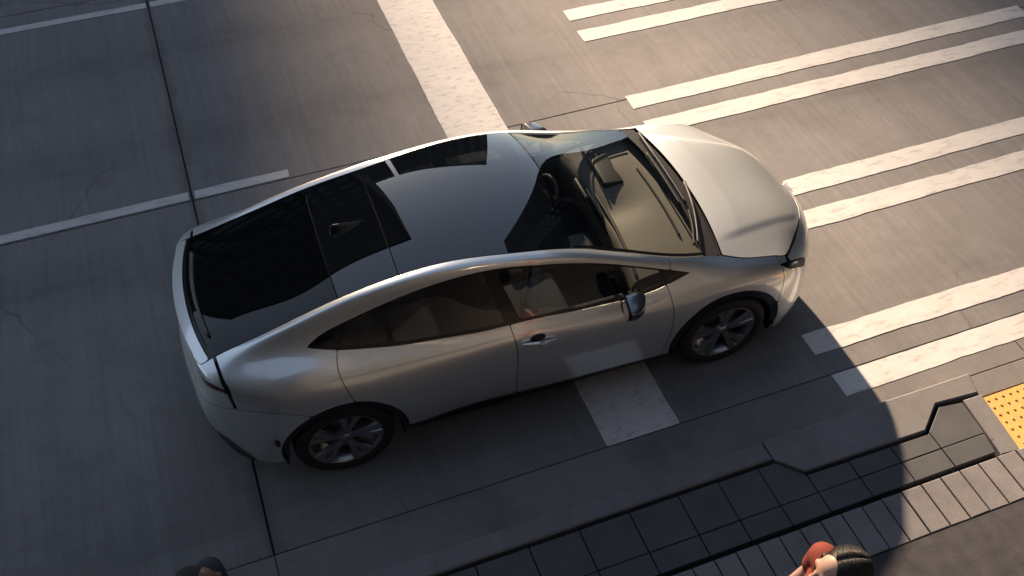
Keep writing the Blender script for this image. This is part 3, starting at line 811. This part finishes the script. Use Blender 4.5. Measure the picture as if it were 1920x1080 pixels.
# ---- roof fin antenna
fin_prof = [(-2.30, .0), (-2.345, .012), (-2.40, .028), (-2.46, .047), (-2.505, .060), (-2.525, .058), (-2.53, .035), (-2.535, .0)]
roofz = lambda x: float(np.interp(x, ex[::-1], (E[:, 2] + crown(ex))[::-1]))
vs, fs = [], []
base_w = [.004, .018, .027, .031, .031, .027, .024, .018]
for (x_, h_), w_ in zip(fin_prof, base_w):
    z_ = roofz(x_)
    for f_, ht in ((-1, -.004), (-.42, h_ * .55), (-.12, h_), (.12, h_), (.42, h_ * .55), (1, -.004)):
        vs.append((x_ - PV[0], w_ * f_, z_ + ht))
n_ = len(fin_prof)
for i in range(n_ - 1):
    for k_ in range(5): fs.append((i * 6 + k_, i * 6 + k_ + 1, (i + 1) * 6 + k_ + 1, (i + 1) * 6 + k_))
fs.append(tuple(range(5, -1, -1))); fs.append(tuple((n_ - 1) * 6 + k_ for k_ in range(6)))
from_data('roof_antenna', vs, fs, M['black_gloss'], car, smooth=True)

# ---- wipers, and a grey curved bar along the rear glass
rw = [(-3.412, .35), (-3.427, .08), (-3.429, -.16), (-3.405, -.39)]
def A_at(x_, y_, off):
    dA = np.hypot(GA[..., 0] - x_, GA[..., 1] - y_); i, j = np.unravel_index(dA.argmin(), dA.shape); return GA[i, j] + NA[i, j] * off
P_ = nspline(range(4), np.array([A_at(x_, y_, .012) - PV for x_, y_ in rw]), np.linspace(0, 3, 20))
v_, f_ = tube_mesh(P_, list(np.linspace(.014, .009, 20)), 6); from_data('rear_glass_bar', v_, f_, M['rear_glass_bar'], car, smooth=True)
def A_point(x_, y_, off=0.0):
    i = int(np.abs(ex - x_).argmin()); j = int(np.abs(GA[i, :, 1] - y_).argmin())
    return GA[i, j] + NA[i, j] * off
for pts, in (([(-.10, .60), (-.145, .35), (-.165, .05), (-.165, -.25)],), ([(-.075, -.02), (-.12, -.25), (-.16, -.45), (-.21, -.62)],)):
    path = [A_point(x_, y_, .022) - PV for x_, y_ in pts]
    P_ = nspline(range(4), np.array(path), np.linspace(0, 3, 20))
    v_, f_ = tube_mesh(P_, [.013] * 8 + [.009] * 12, 6)
    wp = from_data('wiper', v_, f_, M['black_plastic'], car, smooth=True)
    pb = [A_point(x_ - .035, y_, .008) - PV for x_, y_ in pts[1:]]
    P_ = nspline(range(3), np.array(pb), np.linspace(0, 2, 16))
    v_, f_ = tube_mesh(P_, .007, 6); from_data('blade', v_, f_, M['rubber'], wp, smooth=True)

# ---- door handles on the front doors, dark ones in the rear pillar
def B_point(x_, z_):
    d = np.where((BY > .5), np.hypot(BX - x_, BZ - z_), 9); i, j = np.unravel_index(d.argmin(), d.shape)
    return GB[i, j], NB[i, j]
for q, s in enumerate((-1, 1)):
    dr = panels['door'][0][q]
    xs_ = np.linspace(-1.545, -1.295, 15); path = []; rad = []
    for t_, x_ in zip(np.linspace(0, 1, 15), xs_):
        p_, n_v = B_point(x_, .830 - .100 * (x_ + 1.545))
        path.append((p_ + n_v * (.006 + .026 * math.sin(math.pi * t_) ** .8)) * np.array([1, s, 1]) - PV); rad.append(.005 + .010 * math.sin(math.pi * t_) ** .6)
    v_, f_ = tube_mesh(path, rad, 8); from_data('handle', v_, f_, M['paint'], dr, smooth=True)
    g = np.hypot((BX + 1.425) / .055, (BZ - .842) / .026) - 1
    put('handle_recess', panel_mesh(GB, NB, np.where(BY > .5, g, 1.), 0, .0015), M['black_plastic'], dr, s)
# ---- mirrors
for s in (-1, 1):
    bm = bmesh.new()
    bmesh.ops.create_uvsphere(bm, u_segments=32, v_segments=18, radius=1)
    k_ = lambda q, e: math.copysign(abs(q) ** e, q)
    def mshape(x_, y_, z_, gs=1.0):
        x2, y2, z2 = k_(x_, .7), k_(y_, .6), k_(z_, .6)
        if x2 < 0: x2 *= .12
        yy, zz = y2 * .090 * gs, z2 * .066 * (1 - .18 * y2) * gs
        return (-.838 + x2 * .125 * (1 - .25 * y2) - .12 * yy - PV[0], s * (.935 + yy), .988 + zz + .05 * yy)
    for v in bm.verts: v.co = mshape(*v.co)
    mir = from_bm('side_mirror', bm, M['mirror_cap'], car, smooth=True)
    vs = [mshape(-1, 0, 0)]; ring_n = 40
    for q in range(ring_n):
        th = 2 * math.pi * q / ring_n
        p_ = mshape(0, math.cos(th), math.sin(th), .90); vs.append((p_[0] - .017, p_[1], p_[2]))
    vs[0] = (sum(v[0] for v in vs[1:]) / ring_n, sum(v[1] for v in vs[1:]) / ring_n, sum(v[2] for v in vs[1:]) / ring_n)
    from_data('mirror_glass', vs, [(0, 1 + q, 1 + (q + 1) % ring_n) for q in range(ring_n)], M['mirror'], mir)
    v_, f_ = tube_mesh([vs[1 + q] for q in range(ring_n)], .006, 6, True); from_data('mirror_rim', v_, f_, M['black_plastic'], mir, smooth=True)
    v_, f_ = tube_mesh([np.array([-.70, s * .775, .925]) - PV, np.array([-.735, s * .83, .937]) - PV, np.array([-.77, s * .90, .955]) - PV], [.034, .026, .026], 10)
    from_data('mirror_foot', v_, f_, M['black_gloss'], mir, smooth=True)

# ---- wheels
def lathe(profile, seg=64):
    """profile of (radius, y); axis = Y"""
    vs, fs = [], []; n = len(profile)
    for k_ in range(seg):
        th = 2 * math.pi * k_ / seg
        for r_, y_ in profile: vs.append((r_ * math.cos(th), y_, r_ * math.sin(th)))
    for k_ in range(seg):
        for i in range(n - 1):
            a_ = k_ * n + i; b2 = ((k_ + 1) % seg) * n + i
            fs.append((a_, b2, b2 + 1, a_ + 1))
    return vs, fs
tyre_prof = [(.245, -.085), (.255, -.096), (.285, -.101), (.310, -.098), (.325, -.088), (.3335, -.070), (.335, -.052), (.329, -.050), (.329, -.045), (.335, -.043), (.336, -.012), (.330, -.010), (.330, .010), (.336, .012), (.335, .070), (.322, .092), (.285, .101), (.250, .09)]
def make_wheel(loc, s, rot):
    w = empty('wheel', loc); w.parent = car
    w.scale = (1, -s, 1)      # outer face is -Y in the wheel's own frame
    v_, f_ = lathe([(.246, -.080), (.250, -.088), (.243, -.090), (.236, -.084), (.226, -.060), (.215, -.02), (.212, .06), (.235, .085)])
    from_data('rim', v_, f_, M['rim'], w, smooth=True)
    v_, f_ = lathe(tyre_prof, 72); from_data('tyre', v_, f_, M['rubber'], w, smooth=True)
    for k_ in range(10):
        th = rot + 2 * math.pi * (k_ // 2) / 5 + (.19 if k_ % 2 else -.19)
        lean = -.05 if k_ % 2 else .05
        sec = [(.040, .020, -.062), (.09, .017, -.070), (.15, .019, -.076), (.205, .025, -.081), (.240, .034, -.083)]
        vs, fs = [], []
        for r_, hw, y_ in sec:
            for f_, yy in ((-1, y_ + .016), (-.72, y_ - .002), (.72, y_ - .002), (1, y_ + .016)):
                px1, pz1 = r_, f_ * hw + lean * (.24 - r_)
                vs.append((px1 * math.cos(th) - pz1 * math.sin(th), yy, px1 * math.sin(th) + pz1 * math.cos(th)))
        for i in range(len(sec) - 1):
            for q in range(3): fs.append((i * 4 + q, (i + 1) * 4 + q, (i + 1) * 4 + q + 1, i * 4 + q + 1))
        sp_ = from_data('spoke', vs, fs, M['rim'], w)
        md = sp_.modifiers.new('thick', 'SOLIDIFY'); md.thickness = .010; md.offset = 0
    v_, f_ = lathe([(.0, -.072), (.026, -.071), (.031, -.066), (.055, -.058), (.06, -.04)], 32); from_data('hub_cap', v_, f_, M['rim_light'], w, smooth=True)
    v_, f_ = lathe([(.06, -.020), (.150, -.020), (.150, -.008), (.06, -.008)], 48); from_data('brake_disc', v_, f_, M['disc'], w)
    return w
for x_, yo, rot in ((0.0, .782, .35), (-2.75, .785, .1)):
    for s in (-1, 1):
        make_wheel((x_ - PV[0], s * yo, .336), s, rot)
        # wheel well liner
        vs, fs = [], []
        for k_ in range(25):
            th = math.radians(-18) + math.radians(216) * k_ / 24
            for y_ in (.50, .865): vs.append((x_ - PV[0] + .405 * math.cos(th), s * y_, .335 + .405 * math.sin(th)))
            if k_: fs.append((2 * k_ - 2, 2 * k_ - 1, 2 * k_ + 1, 2 * k_))
        fs.append(tuple(2 * q for q in range(25)))
        from_data('wheel_liner', vs, fs, M['shell'], car)

# ---- underbody
bm = bmesh.new(); add_box(bm, (-1.36 - PV[0], 0, .235), (3.9, 1.10, .10), bevel=.03)
add_box(bm, (-1.375 - PV[0], 0, .235), (1.8, 1.66, .10), bevel=.02)
from_bm('underbody', bm, M['shell'], car)

# ---- interior
def ibox(name, c, s, material, parent=None, bevel=.02, rot=None, seg=3):
    bm = bmesh.new(); add_box(bm, (0, 0, 0), s, bevel=bevel, rot=rot, seg=seg)
    bmesh.ops.translate(bm, vec=(c[0] - PV[0], c[1], c[2]), verts=bm.verts)
    return from_bm(name, bm, material, parent or car, smooth=True)
ry = lambda d: Matrix.Rotation(math.radians(d), 3, 'Y')
rzm = lambda d: Matrix.Rotation(math.radians(d), 3, 'Z')
ibox('cabin_floor', (-1.7, 0, .33), (2.7, 1.5, .06), M['seat_dark'])
for s in (-1, 1):
    ibox('door_card', (-1.45, s * .72, .62), (2.0, .05, .50), M['seat_dark'], None, .02)
    ibox('armrest', (-1.15, s * .68, .72), (.55, .07, .06), M['seat'], None, .02)
# dashboard as a lofted sheet: far (base of the glass) to the edge facing the seats
xs_d = [-.10, -.20, -.30, -.40, -.50, -.58, -.635, -.66, -.655, -.64]
zs_d = [.958, .968, .978, .982, .975, .962, .940, .90, .80, .62]
vs, fs = [], []
nyd = 41
for xd, zd in zip(xs_d, zs_d):
    for j in range(nyd):
        w_ = -1 + 2 * j / (nyd - 1)
        hump = .030 * math.exp(-((w_ - .52) / .26) ** 2) * np.clip((-.25 - xd) / .2, 0, 1)
        dip = -.028 * math.exp(-((w_ + .05) / .20) ** 2) * np.clip((-.30 - xd) / .15, 0, 1)
        xx_ = xd + .055 * (1 - w_ * w_) - .03
        vs.append((xx_ - PV[0], w_ * .685, zd + hump + dip - .02 * abs(w_) ** 3))
for i in range(len(xs_d) - 1):
    for j in range(nyd - 1): fs.append((i * nyd + j, i * nyd + j + 1, (i + 1) * nyd + j + 1, (i + 1) * nyd + j))
dash = from_data('dashboard', vs, fs, M['dash'], car, smooth=True)
path = [np.array([-.255 + .05 * (1 - (y_ / .68) ** 2), y_, .978]) - PV for y_ in np.linspace(-.42, .30, 14)]
v_, f_ = tube_mesh(path, .010, 6); from_data('defroster_slot', v_, f_, M['black_plastic'], dash)
path = [np.array([-.645 + .052 * (1 - (y_ / .68) ** 2), y_, .943 - .02 * abs(y_ / .68) ** 3]) - PV for y_ in np.linspace(-.67, .67, 30)]
v_, f_ = tube_mesh(path, .013, 6); from_data('dash_edge', v_, f_, M['dash_dark'], dash, smooth=True)
ibox('instrument_hood', (-.45, .36, .985), (.16, .36, .05), M['dash_dark'], dash, .02, ry(8))
ibox('instrument_screen', (-.53, .36, 1.005), (.012, .24, .075), M['screen'], dash, .004, ry(-18))
ibox('centre_screen', (-.665, .0, .955), (.02, .31, .19), M['screen'], dash, .006, ry(-14))
ibox('centre_console', (-.98, 0, .52), (.75, .26, .26), M['dash_dark'], None, .03)
ibox('console_tray', (-.98, 0, .655), (.55, .20, .03), M['seat'], None, .01)
# steering wheel
cw, nw = np.array([-.92, .36, .84]), np.array([-.90, 0, .43])
v_, f_ = ring(cw - PV, nw, (0, 1, 0), .178, .168, .015, 36)
sw = from_data('steering_wheel', v_, f_, M['dash_dark'], car, smooth=True)
ibox('steering_hub', (-.905, .36, .835), (.05, .13, .10), M['dash_dark'], sw, .02, ry(-64 + 90))
ibox('steering_spoke', (-.905, .36, .835), (.02, .33, .035), M['rim'], sw, .008, ry(26))
v_, f_ = tube_mesh([np.array([-.9, .36, .83]) - PV, np.array([-.62, .36, .70]) - PV], .035, 10); from_data('steering_column', v_, f_, M['dash_dark'], sw)
def seat(x_, y_, wd, material, tilt=-20):
    se = ibox('seat', (x_, y_, .52), (.52, wd, .16), material, None, .05, ry(-6))
    ibox('backrest', (x_ - .33, y_, .84), (.15, wd * .96, .62), material, se, .06, ry(tilt))
    ibox('headrest', (x_ - .46, y_, 1.185), (.11, .25, .17), material, se, .045, ry(tilt + 6))
    for s_ in (-1, 1):
        ibox('bolster', (x_ - .29, y_ + s_ * (wd * .46), .80), (.16, .07, .44), material, se, .03, ry(tilt))
seat(-1.30, .37, .50, M['seat']); seat(-1.30, -.37, .50, M['seat'])
rs_ = ibox('rear_seat', (-2.20, 0, .50), (.50, 1.30, .17), M['seat'], None, .05, ry(-8))
ibox('backrest', (-2.53, 0, .76), (.16, 1.14, .52), M['seat'], rs_, .06, ry(-24))
for y_ in (-.42, 0, .42): ibox('headrest', (-2.66, y_, 1.05), (.10, .24, .13), M['seat'], rs_, .04, ry(-18))
ibox('parcel_shelf', (-3.02, 0, .93), (.66, 1.16, .03), M['seat_dark'])
ibox('bulkhead', (-.02, 0, .62), (.06, 1.3, .60), M['shell'])
ibox('interior_mirror', (-.80, 0, 1.195), (.03, .22, .06), M['black_plastic'], None, .015, ry(10))
for s in (-1, 1):   # inner pillar trims
    path = [rows_at(np.array([T0 + (T1 - T0) * t_]))[0, 1] * np.array([1, s, 1]) - np.array([0, s * .035, .04]) - PV for t_ in np.linspace(stT[8], stT[14], 26)]
    v_, f_ = tube_mesh(path, .022, 8); from_data('pillar_trim', v_, f_, M['seat_dark'], car, smooth=True)
    v_, f_ = tube_mesh([np.array([-1.66, s * .585, 1.30]) - PV, np.array([-1.60, s * .70, 1.0]) - PV, np.array([-1.57, s * .75, .7]) - PV], .045, 8)
    from_data('belt_pillar', v_, f_, M['seat_dark'], car, smooth=True)
# ------------------------------------------------------------------ people
M['skin_light'] = plain('skin_light', (0.50, 0.30, 0.22), 0.5, vary=0.06, vscale=20)
M['skin_dark'] = plain('skin_dark', (0.17, 0.085, 0.055), 0.42, vary=0.08, vscale=20)
M['hair'] = plain('black_hair', (0.010, 0.008, 0.007), 0.45)
M['stubble'] = plain('short_dark_hair', (0.015, 0.011, 0.010), 0.75)
M['orange'] = plain('rust_orange_knit', (0.20, 0.035, 0.017), 0.85, bump=0.4, bscale=180)
M['denim'] = plain('dark_denim', (0.03, 0.035, 0.05), 0.85)
M['navy'] = plain('navy_jacket', (0.02, 0.023, 0.035), 0.8)
M['shoe'] = plain('shoe_dark', (0.02, 0.018, 0.017), 0.5)
def blob(name, parts, voxel, material, parent=None, smooth=6):
    """one continuous skin over capsules/ellipsoids; parts: ('c', p, q, r1, r2) or ('e', centre, radii[, rotz])"""
    bm = bmesh.new()
    for p in parts:
        if p[0] == 'c':
            a, b_ = Vector(p[1]), Vector(p[2]); d = b_ - a; L = d.length
            q = d.to_track_quat('Z', 'Y').to_matrix()
            r = bmesh.ops.create_cone(bm, cap_ends=True, segments=16, radius1=p[3], radius2=p[4], depth=L)
            bmesh.ops.rotate(bm, cent=(0, 0, 0), matrix=q, verts=r['verts']); bmesh.ops.translate(bm, vec=(a + b_) / 2, verts=r['verts'])
            for c_, rr in ((a, p[3]), (b_, p[4])):
                r = bmesh.ops.create_uvsphere(bm, u_segments=16, v_segments=10, radius=rr); bmesh.ops.translate(bm, vec=c_, verts=r['verts'])
        else:
            r = bmesh.ops.create_uvsphere(bm, u_segments=24, v_segments=16, radius=1)
            bmesh.ops.scale(bm, vec=p[2], verts=r['verts'])
            if len(p) > 3: bmesh.ops.rotate(bm, cent=(0, 0, 0), matrix=p[3], verts=r['verts'])
            bmesh.ops.translate(bm, vec=p[1], verts=r['verts'])
    o = from_bm(name, bm, material, parent, smooth=True)
    rm = o.modifiers.new('remesh', 'REMESH'); rm.mode = 'VOXEL'; rm.voxel_size = voxel; rm.use_smooth_shade = True
    sm_ = o.modifiers.new('smooth', 'SMOOTH'); sm_.factor = .5; sm_.iterations = smooth
    return o
RX = lambda d: Matrix.Rotation(math.radians(d), 3, 'X')
RYm = lambda d: Matrix.Rotation(math.radians(d), 3, 'Y')
def hand(W, D, side, parts):
    """palm and five bent fingers hanging from wrist W along D"""
    W = Vector(W); D = Vector(D).normalized(); S = Vector((0, side, 0)); F = D.cross(S).normalized()
    parts.append(('c', W, W + D * .045, .024, .026)); 
    for k in range(4):
        o_ = (k - 1.5) * .021
        base = W + D * .07 + F * o_
        ln_ = (.040, .046, .043, .034)[k]
        parts.append(('c', W + D * .03 + F * o_ * .7, base, .013, .011))
        k1 = base + (D + S * -.25).normalized() * ln_
        parts.append(('c', base, k1, .0105, .0095)); parts.append(('c', k1, k1 + (D + S * -.9).normalized() * ln_ * .8, .0095, .0085))
    t1 = W + D * .035 + F * .035 - S * .008
    parts.append(('c', W + D * .012 + F * .015, t1, .014, .0115)); parts.append(('c', t1, t1 + (D * .9 - S * .3 + F * .2).normalized() * .036, .011, .009))
def head_parts(h, s=1.0):
    """head facing +X, centre h"""
    x, y, z = h
    return [('e', (x - .012, y, z + .025), (.098 * s, .076 * s, .098 * s)), ('e', (x + .022, y, z - .045), (.068 * s, .058 * s, .075 * s)),
            ('c', (x + .058, y, z - .098), (x + .066, y, z - .096), .026, .022),
            ('c', (x + .082, y, z + .02), (x + .108, y, z - .026), .011, .015), ('c', (x + .098, y - .010, z - .030), (x + .098, y + .010, z - .030), .011, .011),
            ('c', (x + .082, y - .022, z - .064), (x + .082, y + .022, z - .064), .010, .010), ('c', (x + .078, y - .018, z - .074), (x + .078, y + .018, z - .074), .011, .011),
            ('c', (x + .070, y - .045, z + .030), (x + .070, y + .045, z + .030), .016, .016),
            ('e', (x - .008, y - .078, z - .012), (.020, .009, .032)), ('e', (x - .008, y + .078, z - .012), (.020, .009, .032)),
            ('c', (x - .025, y, z - .06), (x - .045, y, z - .17), .052, .056)]
M['eye'] = plain('eye', (0.04, 0.025, 0.02), 0.15)
def person(label, loc, yaw, H, skin, hairstyle, top, legs, longhair, head_tilt, arm_pose):
    root = empty('person', loc, yaw); tag(root, label, 'person')
    k = H / 1.70
    Z = lambda v: v * k
    h = (0.03, 0, Z(1.585))
    parts = head_parts(h)
    sh = Z(1.385)
    parts += [('e', (-.02, 0, Z(1.25)), (.105, .165, Z(.17))), ('e', (-.01, 0, Z(1.02)), (.095, .135, Z(.16))), ('e', (-.015, 0, Z(.90)), (.11, .165, Z(.12))),
              ('c', (-.025, -.15, sh), (-.025, .15, sh), .058, .058)]
    arms = []
    for s in (-1, 1):
        S = Vector((-.025, s * .185, sh - .01)); E_, W_ = [Vector(v) for v in arm_pose[s]]
        E_.y *= s; W_.y *= s
        arms.append((s, S, E_, W_))
        parts += [('c', S, E_, .048, .038), ('c', E_, W_, .038, .026)]
        hand(W_, W_ - E_, s, parts)
        hip = Vector((-.01, s * .09, Z(.88))); kn = Vector((.015, s * .10, Z(.48))); an = Vector((-.03, s * .105, Z(.085)))
        parts += [('c', hip, kn, .082, .056), ('c', kn, an, .054, .036), ('c', an, an + Vector((.15, s * .015, -.045)), .04, .032)]
    body = blob('body', parts, .0085, skin, root, 4)
    for s in (-1, 1):
        bm = bmesh.new(); bmesh.ops.create_uvsphere(bm, u_segments=12, v_segments=8, radius=.0125); bmesh.ops.translate(bm, vec=(h[0] + .076, s * .031, h[2] + .006), verts=bm.verts)
        from_bm('eye', bm, M['eye'], root, smooth=True)
    tp = [('e', (-.02, 0, Z(1.25)), (.122, .182, Z(.18))), ('e', (-.01, 0, Z(1.02)), (.112, .152, Z(.17))), ('c', (-.025, -.165, sh), (-.025, .165, sh), .073, .073), ('e', (-.015, 0, Z(.90)), (.125, .178, Z(.08)))]
    for s, S, E_, W_ in arms:
        f_ = hairstyle['sleeve']
        if f_ <= 1: tp += [('c', S, S.lerp(E_, f_), .066, .058)]
        else: tp += [('c', S, E_, .066, .053), ('c', E_, E_.lerp(W_, f_ - 1), .053, .042)]
    blob('top', tp, .010, top, root, 5)
    lp = [('e', (-.015, 0, Z(.87)), (.122, .175, Z(.11)))]
    for s in (-1, 1):
        lp += [('c', (-.01, s * .09, Z(.86)), (.015, s * .10, Z(.48)), .094, .068), ('c', (.015, s * .10, Z(.48)), (-.025, s * .105, Z(.12)), .066, .056)]
    blob('trousers', lp, .011, legs, root, 5)
    for s in (-1, 1):
        blob('shoe', [('c', (-.05, s * .105, .045), (.07, s * .115, .04), .046, .044), ('c', (.07, s * .115, .038), (.14, s * .12, .034), .044, .034), ('e', (-.04, s * .105, .08), (.05, .045, .05))], .009, M['shoe'], root, 4)
    hp = hairstyle['parts'](h)
    hr = blob('hair', hp, .006, hairstyle['mat'], root, 4)
    if hairstyle.get('strands'):
        hairstyle['strands'](h, root)
    return root
def long_hair(h):
    x, y, z = h
    P = [('e', (x - .048, y, z + .036), (.112, .096, .103)), ('e', (x - .080, y, z - .045), (.078, .096, .12)), ('e', (x - .10, y, z - .15), (.058, .09, .12)),
         ('c', (x + .028, y - .070, z + .020), (x - .03, y - .083, z - .13), .020, .026), ('c', (x + .028, y + .070, z + .020), (x - .03, y + .083, z - .13), .020, .026)]
    return P
def strands(h, root):
    """fine locks lying over the crown, so the hair has a parting and a grain"""
    x, y, z = h; vs, fs = [], []
    for k in range(420):
        a0 = random.uniform(-1, 1)
        s = 1 if a0 > 0 else -1
        th = abs(a0) * 1.5 + .05
        path = []
        st = random.uniform(-.085, .07)
        for q in range(7):
            f_ = q / 6
            ang = .06 + f_ * 1.5
            cx = x - .048 + st - .03 * f_ - abs(a0) * .02 * f_
            ry_, rz_ = .0965 + .005 * random.random(), .1030 + .004 * random.random()
            u = max(0.0, 1 - ((cx - (x - .048)) / .115) ** 2) ** .5
            path.append((cx, y + s * ry_ * u * math.sin(ang) , z + .036 + rz_ * u * math.cos(ang)))
        v_, f2 = tube_mesh(path, [.0008, .0016, .002, .002, .002, .0016, .0008], 5)
        fs += [tuple(len(vs) + i for i in ff) for ff in f2]; vs += [tuple(v) for v in v_]
    o = from_data('hair_locks', vs, fs, M['hair'], root, smooth=True); o['kind'] = 'stuff'
def short_hair(h):
    x, y, z = h
    return [('e', (x - .026, y, z + .030), (.092, .079, .099)), ('e', (x - .050, y, z - .030), (.060, .074, .070))]
image_left = math.atan2(.351, -.937)
woman = person('dark-haired person in a rust orange top on the footway, facing left', (-.93, -3.20, .098), image_left + .10, 1.68, M['skin_light'],
       dict(parts=long_hair, mat=M['hair'], sleeve=.62, strands=strands), M['orange'], M['denim'], True, 0,
       {1: ((-.02, .24, 1.10), (.10, .22, .88)), -1: ((-.03, .235, 1.10), (.08, .235, .87))})
man = person('person with cropped hair at the kerb, facing right', (-3.63, -2.32, .098), math.atan2(-.351, .937), 1.78, M['skin_dark'],
       dict(parts=short_hair, mat=M['stubble'], sleeve=1.9), M['navy'], M['denim'], False, 0,
       {1: ((-.04, .24, 1.14), (.06, .23, .90)), -1: ((-.04, .24, 1.14), (.08, .22, .90))})
